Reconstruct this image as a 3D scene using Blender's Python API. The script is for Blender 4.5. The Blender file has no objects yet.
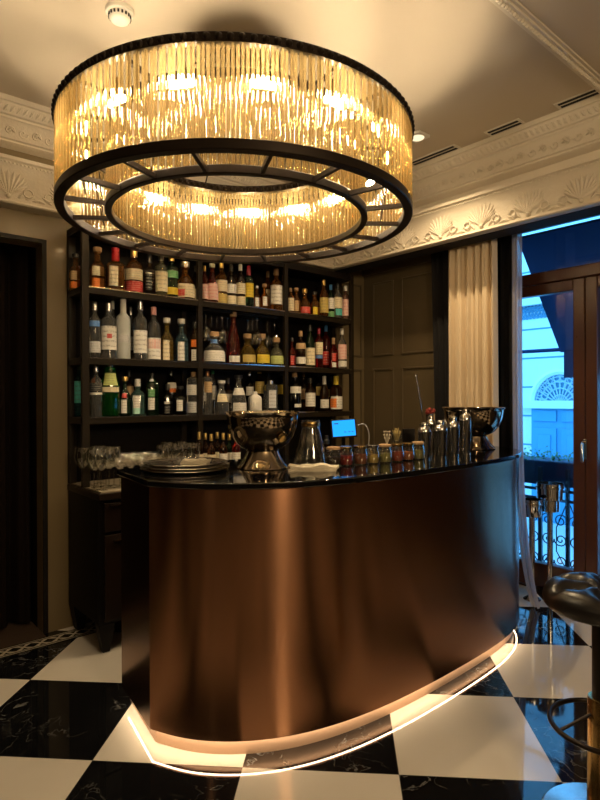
import bpy, bmesh, math, random
from mathutils import Vector, Matrix
random.seed(7)
S = bpy.context.scene
COL = S.collection
PI = math.pi

# ------------------------------------------------------------------ camera
FPX = 564.8
R_ = Vector((0.758, -0.652, -0.003)).normalized()
W_ = Vector((0.6520, 0.7582, -0.0034)).normalized()
U_ = R_.cross(W_).normalized()
R_ = W_.cross(U_).normalized()
CAM = Vector((0, 0, 1.5))
cam = bpy.data.cameras.new('camera')
cam.sensor_fit = 'VERTICAL'; cam.sensor_height = 36.0; cam.lens = FPX / 800 * 36
cam.clip_start = 0.02
co = bpy.data.objects.new('camera', cam); COL.objects.link(co)
co.matrix_world = Matrix(((R_.x, U_.x, -W_.x, CAM.x), (R_.y, U_.y, -W_.y, CAM.y), (R_.z, U_.z, -W_.z, CAM.z), (0, 0, 0, 1)))
S.camera = co

def ray(x, y): return W_ + R_ * ((x - 300) / FPX) - U_ * ((y - 400) / FPX)
def on_y(x, y, Y): d = ray(x, y); return CAM + d * (Y / d.y)
def on_x(x, y, X): d = ray(x, y); return CAM + d * (X / d.x)
def on_z(x, y, z): d = ray(x, y); return CAM + d * ((z - 1.5) / d.z)

# ------------------------------------------------------------------ world, lights, exposure
w = bpy.data.worlds.new('sky'); S.world = w; w.use_nodes = True
w.node_tree.nodes['Background'].inputs[0].default_value = (0.12, 0.50, 1.0, 1)
w.node_tree.nodes['Background'].inputs[1].default_value = 2.9
S.view_settings.view_transform = 'Standard'; S.view_settings.look = 'None'
S.view_settings.gamma = 1.0; S.view_settings.exposure = 0.75
S.view_settings.use_curve_mapping = False
S.cycles.caustics_reflective = False; S.cycles.caustics_refractive = False
S.cycles.max_bounces = 10; S.cycles.transparent_max_bounces = 24; S.cycles.transmission_bounces = 8
S.cycles.sample_clamp_indirect = 4.0
S.cycles.use_denoising = True; S.cycles.use_adaptive_sampling = False

BULB = 225.0          # chandelier bulbs
LED = 26.0            # strip under the bar
def room_lamp(name, loc, watts, radius, color):
    l = bpy.data.lights.new(name, 'POINT'); l.energy = watts; l.shadow_soft_size = radius; l.color = color
    o = bpy.data.objects.new(name, l); COL.objects.link(o); o.location = loc
WARM = (1.0, 0.74, 0.42)
room_lamp('room_lamp', (0.75, -1.9, 2.5), 115, 0.32, WARM)     # the room's other lamps, behind the camera
l_ = bpy.data.lights.new('added_downlight', 'SPOT'); l_.energy = 52; l_.spot_size = 2.3; l_.spot_blend = .7; l_.shadow_soft_size = .04; l_.color = WARM   # added fill for shelves and wall, set under the square ceiling fitting
o_ = bpy.data.objects.new('added_downlight', l_); COL.objects.link(o_); o_.location = (3.11, 2.385, 3.245)
room_lamp('room_lamp.001', (-1.3, 0.6, 2.3), 4, 0.10, WARM)

# ------------------------------------------------------------------ materials
MATS = {}
def nt(name):
    m = bpy.data.materials.new(name); m.use_nodes = True
    return m, m.node_tree.nodes, m.node_tree.links, m.node_tree.nodes['Principled BSDF']
def pm(name, col, rough=0.5, metal=0.0, spec=0.5, bump=0, bscale=40, **kw):
    if name in MATS: return MATS[name]
    m, N, L, b = nt(name)
    b.inputs['Base Color'].default_value = (*col, 1); b.inputs['Roughness'].default_value = rough
    b.inputs['Metallic'].default_value = metal; b.inputs['Specular IOR Level'].default_value = spec
    for k, v in kw.items(): b.inputs[k.replace('_', ' ')].default_value = v
    tc = N.new('ShaderNodeTexCoord'); nz = N.new('ShaderNodeTexNoise')
    nz.inputs['Scale'].default_value = bscale; nz.inputs['Detail'].default_value = 3
    L.new(tc.outputs['Object'], nz.inputs['Vector'])
    rr = N.new('ShaderNodeMapRange'); rr.inputs['To Min'].default_value = max(0, rough - .05); rr.inputs['To Max'].default_value = min(1, rough + .05)
    L.new(nz.outputs['Fac'], rr.inputs['Value']); L.new(rr.outputs['Result'], b.inputs['Roughness'])
    if bump:
        bp = N.new('ShaderNodeBump'); bp.inputs['Strength'].default_value = bump; bp.inputs['Distance'].default_value = 0.01
        L.new(nz.outputs['Fac'], bp.inputs['Height']); L.new(bp.outputs['Normal'], b.inputs['Normal'])
    MATS[name] = m; return m
def emit(name, col, s):
    if name in MATS: return MATS[name]
    m, N, L, b = nt(name); N.remove(b); e = N.new('ShaderNodeEmission')
    e.inputs[0].default_value = (*col, 1); e.inputs[1].default_value = s
    L.new(e.outputs[0], N['Material Output'].inputs[0]); MATS[name] = m; return m
def glass_solid(name, col, rough=0.02, ior=1.45):
    """liquid-filled bottle glass"""
    if name in MATS: return MATS[name]
    m, N, L, b = nt(name)
    b.inputs['Base Color'].default_value = (*col, 1); b.inputs['Roughness'].default_value = rough
    b.inputs['IOR'].default_value = ior; b.inputs['Transmission Weight'].default_value = .94 if 'clear' in name else .93
    MATS[name] = m; return m
def glass_thin(name, col=(.95, .95, .92), frost=0.008, refl=0.09):
    if name in MATS: return MATS[name]
    m, N, L, b = nt(name); N.remove(b)
    t = N.new('ShaderNodeBsdfTransparent'); t.inputs[0].default_value = (*col, 1)
    g = N.new('ShaderNodeBsdfGlossy'); g.inputs['Roughness'].default_value = 0.06
    d = N.new('ShaderNodeBsdfTranslucent'); d.inputs[0].default_value = (*col, 1)
    lw = N.new('ShaderNodeLayerWeight'); lw.inputs['Blend'].default_value = 0.35
    ma = N.new('ShaderNodeMath'); ma.operation = 'MULTIPLY_ADD'; ma.inputs[1].default_value = 0.5; ma.inputs[2].default_value = refl
    L.new(lw.outputs['Facing'], ma.inputs[0])
    m1 = N.new('ShaderNodeMixShader'); L.new(ma.outputs[0], m1.inputs[0]); L.new(t.outputs[0], m1.inputs[1]); L.new(g.outputs[0], m1.inputs[2])
    m2 = N.new('ShaderNodeMixShader'); m2.inputs[0].default_value = frost; L.new(m1.outputs[0], m2.inputs[1]); L.new(d.outputs[0], m2.inputs[2])
    L.new(m2.outputs[0], N['Material Output'].inputs[0]); MATS[name] = m; return m
def rod_glass():
    m, N, L, b = nt('amber_glass_rod'); N.remove(b)
    def mix(f, x, y):
        k = N.new('ShaderNodeMixShader')
        if hasattr(f, 'node'): L.new(f, k.inputs[0])
        else: k.inputs[0].default_value = f
        L.new(x.outputs[0], k.inputs[1]); L.new(y.outputs[0], k.inputs[2]); return k
    t = N.new('ShaderNodeBsdfTransparent'); t.inputs[0].default_value = (.88, .78, .58, 1)
    r = N.new('ShaderNodeBsdfRefraction'); r.inputs[0].default_value = (.82, .73, .54, 1); r.inputs['Roughness'].default_value = .03; r.inputs['IOR'].default_value = 1.45
    g = N.new('ShaderNodeBsdfGlossy'); g.inputs['Roughness'].default_value = 0.10; g.inputs[0].default_value = (1, .90, .68, 1)
    d = N.new('ShaderNodeBsdfTranslucent'); d.inputs[0].default_value = (.95, .78, .46, 1)
    lw = N.new('ShaderNodeLayerWeight'); lw.inputs['Blend'].default_value = 0.45
    ma = N.new('ShaderNodeMath'); ma.operation = 'MULTIPLY_ADD'; ma.inputs[1].default_value = .5; ma.inputs[2].default_value = .06
    L.new(lw.outputs['Facing'], ma.inputs[0])
    k = mix(ma.outputs[0], mix(.17, mix(.55, t, r), d), g)
    L.new(k.outputs[0], N['Material Output'].inputs[0]); return m
def label_mat(col, ink=(.12, .08, .06)):
    key = 'label_%.2f_%.2f_%.2f_%.2f' % (*col, ink[0])
    if key in MATS: return MATS[key]
    m, N, L, b = nt(key)
    b.inputs['Roughness'].default_value = 0.55
    tc = N.new('ShaderNodeTexCoord'); mp = N.new('ShaderNodeMapping'); mp.inputs['Scale'].default_value = (14, 14, 1)
    L.new(tc.outputs['UV'], mp.inputs['Vector'])
    nz = N.new('ShaderNodeTexNoise'); nz.inputs['Scale'].default_value = 1.0; nz.inputs['Detail'].default_value = 1
    L.new(mp.outputs[0], nz.inputs['Vector'])
    sx = N.new('ShaderNodeSeparateXYZ'); L.new(tc.outputs['UV'], sx.inputs[0])
    rows = N.new('ShaderNodeMath'); rows.operation = 'MULTIPLY'; rows.inputs[1].default_value = 5.0; L.new(sx.outputs['Y'], rows.inputs[0])
    fr = N.new('ShaderNodeMath'); fr.operation = 'FRACT'; L.new(rows.outputs[0], fr.inputs[0])
    gt = N.new('ShaderNodeMath'); gt.operation = 'GREATER_THAN'; gt.inputs[1].default_value = 0.62; L.new(fr.outputs[0], gt.inputs[0])
    g2 = N.new('ShaderNodeMath'); g2.operation = 'GREATER_THAN'; g2.inputs[1].default_value = 0.5; L.new(nz.outputs['Fac'], g2.inputs[0])
    mu = N.new('ShaderNodeMath'); mu.operation = 'MULTIPLY'; L.new(gt.outputs[0], mu.inputs[0]); L.new(g2.outputs[0], mu.inputs[1])
    m3 = N.new('ShaderNodeMath'); m3.operation = 'MULTIPLY'; m3.inputs[1].default_value = .42; L.new(mu.outputs[0], m3.inputs[0])
    mx = N.new('ShaderNodeMix'); mx.data_type = 'RGBA'; mx.inputs[6].default_value = (*col, 1); mx.inputs[7].default_value = (*ink, 1)
    L.new(m3.outputs[0], mx.inputs[0]); L.new(mx.outputs[2], b.inputs['Base Color'])
    MATS[key] = m; return m

def copper():
    m, N, L, b = nt('brushed_copper')
    b.inputs['Base Color'].default_value = (.33, .165, .092, 1); b.inputs['Metallic'].default_value = 1
    b.inputs['Roughness'].default_value = .34; b.inputs['Anisotropic'].default_value = .93
    tg = N.new('ShaderNodeTangent'); tg.direction_type = 'RADIAL'; tg.axis = 'Z'
    L.new(tg.outputs[0], b.inputs['Tangent']); b.inputs['Anisotropic Rotation'].default_value = 0.25
    tc = N.new('ShaderNodeTexCoord'); mp = N.new('ShaderNodeMapping'); mp.inputs['Scale'].default_value = (4, 4, 600)
    nz = N.new('ShaderNodeTexNoise'); nz.inputs['Scale'].default_value = 1; L.new(tc.outputs['Object'], mp.inputs[0]); L.new(mp.outputs[0], nz.inputs['Vector'])
    rr = N.new('ShaderNodeMapRange'); rr.inputs['To Min'].default_value = .22; rr.inputs['To Max'].default_value = .26
    L.new(nz.outputs['Fac'], rr.inputs['Value']); L.new(rr.outputs['Result'], b.inputs['Roughness'])
    return m
def sheer_mat():
    m, N, L, b = nt('sheer_curtain'); N.remove(b)
    d = N.new('ShaderNodeBsdfDiffuse'); d.inputs[0].default_value = (.62, .60, .64, 1)
    t = N.new('ShaderNodeBsdfTranslucent'); t.inputs[0].default_value = (.75, .74, .78, 1)
    tr = N.new('ShaderNodeBsdfTransparent')
    a = N.new('ShaderNodeMixShader'); a.inputs[0].default_value = .6; L.new(d.outputs[0], a.inputs[1]); L.new(t.outputs[0], a.inputs[2])
    c = N.new('ShaderNodeMixShader'); c.inputs[0].default_value = .3; L.new(a.outputs[0], c.inputs[1]); L.new(tr.outputs[0], c.inputs[2])
    L.new(c.outputs[0], N['Material Output'].inputs[0]); return m
TILE, TX, TY = 0.629, 0.868, 2.336
def floor_mat():
    m, N, L, b = nt('checker_marble')
    tc = N.new('ShaderNodeTexCoord')
    mp = N.new('ShaderNodeMapping'); mp.vector_type = 'TEXTURE'
    mp.inputs['Location'].default_value = (TX, TY, 0); mp.inputs['Rotation'].default_value = (0, 0, -PI / 4); mp.inputs['Scale'].default_value = (TILE, TILE, 1)
    L.new(tc.outputs['Object'], mp.inputs[0])
    sx = N.new('ShaderNodeSeparateXYZ'); L.new(mp.outputs[0], sx.inputs[0])
    def op(o, a, v=None):
        n = N.new('ShaderNodeMath'); n.operation = o
        if hasattr(a, 'node'): L.new(a, n.inputs[0])
        if v is not None:
            if hasattr(v, 'node'): L.new(v, n.inputs[1])
            else: n.inputs[1].default_value = v
        return n.outputs[0]
    fx = op('FLOOR', sx.outputs[0]); fy = op('FLOOR', sx.outputs[1])
    par = op('FLOORED_MODULO', op('ADD', fx, fy), 2.0)       # 1 = black
    par = op('GREATER_THAN', par, .5)
    # seams
    def seam(c):
        f = op('FRACT', c); d = op('ABSOLUTE', op('SUBTRACT', f, .5)); return op('GREATER_THAN', d, .4975)
    sm = op('MAXIMUM', seam(sx.outputs[0]), seam(sx.outputs[1]))
    # veins in the black stone
    cmb = N.new('ShaderNodeCombineXYZ'); L.new(fx, cmb.inputs[0]); L.new(fy, cmb.inputs[1])
    wn = N.new('ShaderNodeTexWhiteNoise'); L.new(cmb.outputs[0], wn.inputs['Vector'])
    off = N.new('ShaderNodeVectorMath'); off.operation = 'MULTIPLY_ADD'; off.inputs[1].default_value = (9, 9, 9)
    L.new(wn.outputs['Color'], off.inputs[0]); L.new(tc.outputs['Object'], off.inputs[2])
    n1 = N.new('ShaderNodeTexNoise'); n1.inputs['Scale'].default_value = 7; n1.inputs['Detail'].default_value = 6; n1.inputs['Distortion'].default_value = 1.2
    L.new(off.outputs[0], n1.inputs['Vector'])
    v = op('ABSOLUTE', op('SUBTRACT', n1.outputs['Fac'], .5))
    vein = N.new('ShaderNodeMapRange'); vein.inputs['From Min'].default_value = 0; vein.inputs['From Max'].default_value = .013
    vein.inputs['To Min'].default_value = 1; vein.inputs['To Max'].default_value = 0; L.new(v, vein.inputs['Value'])
    n2 = N.new('ShaderNodeTexNoise'); n2.inputs['Scale'].default_value = 3.0; L.new(off.outputs[0], n2.inputs['Vector'])
    pat = N.new('ShaderNodeMapRange'); pat.inputs['From Min'].default_value = .42; pat.inputs['From Max'].default_value = .62; L.new(n2.outputs['Fac'], pat.inputs['Value'])
    vv = op('MULTIPLY', vein.outputs[0], pat.outputs[0])
    blk = N.new('ShaderNodeMix'); blk.data_type = 'RGBA'; blk.inputs[6].default_value = (.0055, .0055, .006, 1); blk.inputs[7].default_value = (.17, .165, .155, 1); L.new(vv, blk.inputs[0])
    n3 = N.new('ShaderNodeTexNoise'); n3.inputs['Scale'].default_value = 2.2; n3.inputs['Detail'].default_value = 5; L.new(off.outputs[0], n3.inputs['Vector'])
    wht = N.new('ShaderNodeMix'); wht.data_type = 'RGBA'; wht.inputs[6].default_value = (.58, .52, .44, 1); wht.inputs[7].default_value = (.70, .64, .55, 1); L.new(n3.outputs['Fac'], wht.inputs[0])
    mx = N.new('ShaderNodeMix'); mx.data_type = 'RGBA'; L.new(par, mx.inputs[0]); L.new(wht.outputs[2], mx.inputs[6]); L.new(blk.outputs[2], mx.inputs[7])
    m2 = N.new('ShaderNodeMix'); m2.data_type = 'RGBA'; L.new(op('MULTIPLY', sm, .6), m2.inputs[0]); L.new(mx.outputs[2], m2.inputs[6]); m2.inputs[7].default_value = (.08, .07, .06, 1)
    L.new(m2.outputs[2], b.inputs['Base Color'])
    b.inputs['Roughness'].default_value = .045; b.inputs['Specular IOR Level'].default_value = .55
    return m

M = dict(
    floor=floor_mat(), copper=copper(),
    plinth=pm('plinth_copper', (.62, .40, .27), .5, .5),
    ceiling=pm('ceiling_plaster', (.54, .46, .36), .8, bump=.05, bscale=3),
    plaster=pm('cornice_plaster', (.66, .59, .49), .6, bump=.25, bscale=60),
    relief=pm('relief_plaster', (.66, .59, .49), .6, bump=.35, bscale=90),
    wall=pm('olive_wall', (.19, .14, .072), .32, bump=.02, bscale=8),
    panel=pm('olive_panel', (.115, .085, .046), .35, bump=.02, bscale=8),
    darkwall=pm('brown_rear_wall', (.026, .016, .010), .6, spec=.2),
    black=pm('black_metal', (.008, .006, .004), .4, .3, spec=.3),
    post=pm('bronze_post', (.016, .011, .006), .5, .0, spec=.18),
    blackwood=pm('black_wood', (.006, .004, .003), .5, spec=.2),
    brownwood=pm('dark_brown_wood', (.016, .008, .004), .4, spec=.3),
    shelfback=pm('shelf_back', (.005, .0035, .003), .6, spec=.12),
    top=pm('black_glass', (.004, .004, .004), .06, spec=.7),
    bronze=pm('dark_bronze', (.020, .013, .009), .4, .7),
    bowlmetal=pm('dark_polished_metal', (.40, .34, .27), .07, 1.0), brass=pm('aged_brass', (.42, .28, .11), .25, 1.0),
    chrome=pm('chrome', (.55, .56, .58), .08, 1.0),
    steel=pm('brushed_steel', (.62, .60, .57), .20, 1.0),
    silver=pm('silver_tray', (.55, .50, .43), .22, 1.0),
    cream=pm('cream_curtain', (.74, .60, .42), .8, bump=.15, bscale=300),
    velvet=pm('black_velvet', (.006, .005, .006), .9),
    browncurtain=pm('brown_curtain', (.007, .0035, .0022), .85, spec=.1),
    sheer=sheer_mat(),
    frame=pm('brown_window_frame', (.075, .028, .016), .3, bump=.05, bscale=30),
    leather=pm('black_leather', (.010, .009, .009), .30, bump=.03, bscale=200),
    rod=rod_glass(), bulb=emit('warm_bulb', (1.0, .79, .50), BULB),
    led=emit('led_strip', (1.0, .78, .50), LED), screen=emit('blue_screen', (.015, .30, .95), 1.0),
    screentext=pm('screen_text', (.01, .05, .2), .5),
    cork=pm('cork', (.42, .26, .13), .8), cable=pm('white_cable', (.6, .6, .6), .5),
    napkin=pm('cream_napkin', (.72, .63, .47), .85, bump=.3, bscale=80),
    facade=pm('pale_facade', (.78, .82, .84), .85, bump=.1, bscale=8),
    facadedark=pm('blue_grey_facade', (.10, .28, .40), .7),
    door_blue=pm('blue_door', (.06, .30, .50), .6), lattice=pm('lattice_iron', (.45, .58, .65), .6),
    canvas=pm('navy_awning_canvas', (.010, .045, .16), .8, bump=.1, bscale=100),
    planter=pm('navy_planter', (.012, .05, .15), .5), iron=pm('blue_black_iron', (.012, .03, .06), .5),
    leaf=pm('planter_leaf', (.10, .30, .14), .6), street=pm('pale_street', (.5, .55, .58), .9),
    clear=glass_thin('stemware_glass'), winglass=glass_thin('window_glass', (.97, .98, 1.0), 0.0, .02),
    carpet=pm('brown_carpet', (.05, .025, .012), .9, bump=.3, bscale=200),
    mosaic_light=pm('mosaic_cream', (.42, .36, .26), .3), mosaic_dark=pm('mosaic_black', (.012, .011, .010), .25),
    white=pm('white_plastic', (.7, .66, .58), .5), grille=pm('dark_slot', (.01, .009, .008), .8),
    rose=pm('dried_red_fruit', (.28, .03, .02), .6), garnish=pm('yellow_straw', (.55, .42, .16), .7),
)

# ------------------------------------------------------------------ mesh helpers
class MB:
    def __init__(s): s.v = []; s.f = []; s.uv = {}
    def add(s, vs, fs):
        b = len(s.v); s.v += [tuple(p) for p in vs]; s.f += [tuple(i + b for i in f) for f in fs]; return s
    def box(s, x0, y0, z0, x1, y1, z1):
        return s.add([(x0, y0, z0), (x1, y0, z0), (x1, y1, z0), (x0, y1, z0), (x0, y0, z1), (x1, y0, z1), (x1, y1, z1), (x0, y1, z1)],
                     [(0, 3, 2, 1), (4, 5, 6, 7), (0, 1, 5, 4), (1, 2, 6, 5), (2, 3, 7, 6), (3, 0, 4, 7)])
    def lathe(s, prof, n=20, cx=0, cy=0, cz=0, cap=True, sq=None, a0=0):
        vs = []; fs = []
        for r, z in prof:
            for k in range(n):
                a = a0 + 2 * PI * k / n; c, d = math.cos(a), math.sin(a)
                if sq:
                    q = (abs(c) ** sq + abs(d) ** sq) ** (-1 / sq); c *= q; d *= q
                vs.append((cx + r * c, cy + r * d, cz + z))
        for i in range(len(prof) - 1):
            for k in range(n):
                k2 = (k + 1) % n
                fs.append((i * n + k, i * n + k2, (i + 1) * n + k2, (i + 1) * n + k))
        if cap:
            fs.append(tuple(range(n - 1, -1, -1))); fs.append(tuple((len(prof) - 1) * n + k for k in range(n)))
        return s.add(vs, fs)
    def tube(s, pts, r, n=8, closed=False):
        pts = [Vector(p) for p in pts]; m = len(pts); vs = []; fs = []
        up = None
        for i, p in enumerate(pts):
            if closed: t = pts[(i + 1) % m] - pts[i - 1]
            else: t = pts[min(i + 1, m - 1)] - pts[max(i - 1, 0)]
            t.normalize()
            if up is None:
                up = Vector((0, 0, 1)) if abs(t.z) < .9 else Vector((1, 0, 0))
            a = (up - t * up.dot(t)).normalized(); up = a; b = t.cross(a)
            rr = r[i] if isinstance(r, (list, tuple)) else r
            for k in range(n):
                an = 2 * PI * k / n; vs.append(p + a * math.cos(an) * rr + b * math.sin(an) * rr)
        for i in range(m if closed else m - 1):
            j = (i + 1) % m
            for k in range(n):
                k2 = (k + 1) % n; fs.append((i * n + k, i * n + k2, j * n + k2, j * n + k))
        if not closed:
            fs.append(tuple(range(n - 1, -1, -1))); fs.append(tuple((m - 1) * n + k for k in range(n)))
        return s.add(vs, fs)
    def prism(s, poly, z0, z1):
        n = len(poly)
        return s.add([(x, y, z0) for x, y in poly] + [(x, y, z1) for x, y in poly],
                     [tuple(range(n - 1, -1, -1)), tuple(range(n, 2 * n))] + [(i, (i + 1) % n, n + (i + 1) % n, n + i) for i in range(n)])
    def ring(s, r0, r1, z0, z1, n=96):
        vs = []; fs = []
        for k in range(n):
            a = 2 * PI * k / n; c, d = math.cos(a), math.sin(a)
            vs += [(r0 * c, r0 * d, z0), (r1 * c, r1 * d, z0), (r1 * c, r1 * d, z1), (r0 * c, r0 * d, z1)]
        for k in range(n):
            a = 4 * k; b = 4 * ((k + 1) % n)
            for i in range(4): j = (i + 1) % 4; fs.append((a + i, b + i, b + j, a + j))
        return s.add(vs, fs)
    def sphere(s, c, r, n=10, m=7, sz=1):
        return s.lathe([(max(r * math.sin(PI * i / m), 1e-4), -r * sz * math.cos(PI * i / m)) for i in range(m + 1)], n, *c)
    def xf(s, mat):
        s.v = [tuple(mat @ Vector(p)) for p in s.v]; return s
    def build(s, name, mat, parent=None, smooth=None, bevel=0, loc=None):
        me = bpy.data.meshes.new(name); me.from_pydata(s.v, [], s.f); me.validate(); me.update()
        bm = bmesh.new(); bm.from_mesh(me); bmesh.ops.recalc_face_normals(bm, faces=bm.faces)
        bm.to_mesh(me); bm.free()
        if smooth is not None:
            me.polygons.foreach_set('use_smooth', [True] * len(me.polygons))
            me.set_sharp_from_angle(angle=math.radians(smooth))
        o = bpy.data.objects.new(name, me); COL.objects.link(o)
        if mat: me.materials.append(mat)
        if parent: o.parent = parent
        if loc: o.location = loc
        if bevel:
            b = o.modifiers.new('bevel', 'BEVEL'); b.width = bevel; b.segments = 2; b.limit_method = 'ANGLE'
        return o
def tag(o, label, cat, group=None, kind=None):
    if label: o['label'] = label
    if cat: o['category'] = cat
    if group: o['group'] = group
    if kind: o['kind'] = kind
    return o
def thing(name, label, cat, loc=(0, 0, 0), rz=0, group=None):
    o = bpy.data.objects.new(name, None); COL.objects.link(o); o.location = loc; o.rotation_euler = (0, 0, rz)
    o.empty_display_size = .1
    return tag(o, label, cat, group)
def struct(o): o['kind'] = 'structure'; return o
def bx(name, mat, x0, y0, z0, x1, y1, z1, parent=None, bevel=0): return MB().box(x0, y0, z0, x1, y1, z1).build(name, mat, parent, bevel=bevel)
def copy_tree(o, parent=None):
    c = o.copy(); COL.objects.link(c)
    if parent: c.parent = parent
    for ch in list(o.children): copy_tree(ch, c)
    return c
def catmull(P, k=8):
    out = []
    for i in range(len(P) - 1):
        p0 = P[max(i - 1, 0)]; p1 = P[i]; p2 = P[i + 1]; p3 = P[min(i + 2, len(P) - 1)]
        for j in range(k):
            t = j / k
            out.append(tuple(.5 * (2 * b + (c - a) * t + (2 * a - 5 * b + 4 * c - d) * t * t + (3 * b - a - 3 * c + d) * t ** 3) for a, b, c, d in zip(p0, p1, p2, p3)))
    out.append(tuple(P[-1])); return out

# ------------------------------------------------------------------ room shell
CEIL = 3.28; YW = 3.80; XW = 4.10; YF = 3.71; XF = 3.60; ZC = 2.67
X0, Y0 = -2.6, -2.8
struct(bx('floor', M['floor'], X0, Y0, -.05, 4.30, 4.6, 0))
struct(bx('ceiling', M['ceiling'], X0 - .15, Y0 - .15, CEIL, XF + .9, YW + .9, CEIL + .1))
struct(bx('wall_left', M['darkwall'], X0 - .15, Y0, 0, X0, YW, CEIL))
struct(bx('wall_front', M['darkwall'], X0 - .15, Y0 - .15, 0, XW + .3, Y0, CEIL))
wb = MB().box(1.10, YW, 0, XW + .3, YW + .12, CEIL).box(-.55, YW, 2.485, 1.10, YW + .12, CEIL).box(X0 - .15, YW, 0, -.55, YW + .12, CEIL)
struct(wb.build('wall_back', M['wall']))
# window wall with a tall opening
WY0, WY1 = 0.95, 2.62
wr = MB().box(XW, WY1, 0, XW + .3, YW, CEIL).box(XW, WY0, 2.92, XW + .3, WY1, CEIL)
struct(MB().box(XW, Y0, 0, XW + .3, WY0, CEIL).build('wall_right', M['darkwall']))
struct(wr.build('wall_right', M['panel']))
# alcove behind the doorway curtain
struct(MB().box(-.55, 3.74, .0, 1.10, 4.6, 0.004).build('floor_alcove', M['carpet']))
struct(MB().box(-.7, 4.5, 0, 1.3, 4.6, 2.6).box(-.7, YW + .12, 0, -.55, 4.6, 2.6).box(1.10, YW + .12, 0, 1.25, 4.6, 2.6).box(-.7, YW + .12, 2.485, 1.25, 4.6, 2.6).build('wall_alcove', M['browncurtain']))
# bulkhead behind the cornice
struct(MB().box(XF + .11, Y0, ZC + .01, 3.80, YF + .11, CEIL).build('trim_bulkhead', M['wall']))

# cornice: profile (projection into the room, height), mitred at the corner
PROF = [(-.11, 2.67), (.018, 2.67), (.026, 2.678), (.018, 2.69), (.004, 2.695), (.002, 2.72), (.004, 2.85), (.016, 2.89), (.030, 2.905), (.030, 2.918), (.048, 2.925), (.050, 2.945), (.03, 2.95),
        (-.09, 2.955), (-.10, 2.97), (-.095, 3.035), (-.05, 3.05), (-.035, 3.06), (-.035, 3.07), (-.02, 3.075), (.0, 3.12), (.022, 3.165), (.034, 3.172), (.034, 3.185), (.05, 3.19), (.078, 3.245), (.092, 3.25), (.092, 3.28), (-.11, 3.28)]
def cornice(name, along):
    vs = []; fs = []; n = len(PROF)
    for end in (0, 1):
        for d, z in PROF:
            if along == 'y': vs.append((XF - d, (Y0, YF - d)[end], z))
            else: vs.append(((X0, XF - d)[end], YF - d, z))
    for i in range(n):
        j = (i + 1) % n; fs.append((i, j, n + j, n + i))
    return struct(MB().add(vs, fs).build(name, M['plaster'], smooth=35))
corR = cornice('trim_1', 'y'); corB = cornice('trim_2', 'x')
def leaf_lobe(mb, p, d, nrm, L, wd, lift):
    """one plump pointed leaf lying on a wall: p base, d direction, nrm off the wall"""
    d = d.normalized(); s = d.cross(nrm).normalized(); vs = []; fs = []
    K = 6
    for i in range(K + 1):
        t = i / K; ww = wd * math.sin(PI * (.12 + .88 * t) * .98) * (1 - .25 * t) if i < K else .0008
        h = lift * math.sin(PI * (.15 + .8 * t)) + .002
        c = p + d * (L * t)
        vs += [c - s * ww, c + nrm * h, c + s * ww]
    for i in range(K):
        a = 3 * i
        fs += [(a, a + 1, a + 4, a + 3), (a + 1, a + 2, a + 5, a + 4)]
    mb.add(vs, fs)
def palmette(mb, c, right, nrm, s=1.0):
    up = Vector((0, 0, 1))
    for k in range(-5, 6):                          # upright acanthus: leaflets climb a central rib
        a = k * 0.20
        L = (.168 - .013 * abs(k) ** 1.15) * s
        d = up * math.cos(a) + right * math.sin(a)
        leaf_lobe(mb, c + right * (.005 * k * s) + up * (.010 * abs(k) * s * .5), d, nrm, L, .0150 * s, .008)
    for sg in (-1, 1):
        for q in range(3):
            d = right * sg * (1 - .12 * q) + up * (.18 + .35 * q)
            leaf_lobe(mb, c + right * sg * (.05 + .035 * (2 - q)) * s - up * (.004), d, nrm, .060 * s, .012 * s, .006)
        pts = [c + right * sg * (.10 + .025 * math.cos(t)) * s + up * (.03 + .022 * math.sin(t)) * s + nrm * .006 for t in [i * .7 for i in range(9)]]
        mb.tube(pts, .005, 5)
    mb.sphere(c + nrm * .006, .014 * s, 8, 5)
fr = MB()
y = YF - .13
while y > .3:
    palmette(fr, Vector((XF - .006, y, 2.712)), Vector((0, 1, 0)), Vector((-1, 0, 0)), 1.12); y -= .345
fr.build('frieze_relief', M['relief'], corR, smooth=60)
fr = MB()
x = XF - .30
while x > -.4:
    palmette(fr, Vector((x, YF - .006, 2.718)), Vector((1, 0, 0)), Vector((0, -1, 0)), 1.12); x -= .345
fr.build('frieze_relief', M['relief'], corB, smooth=60)
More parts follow.
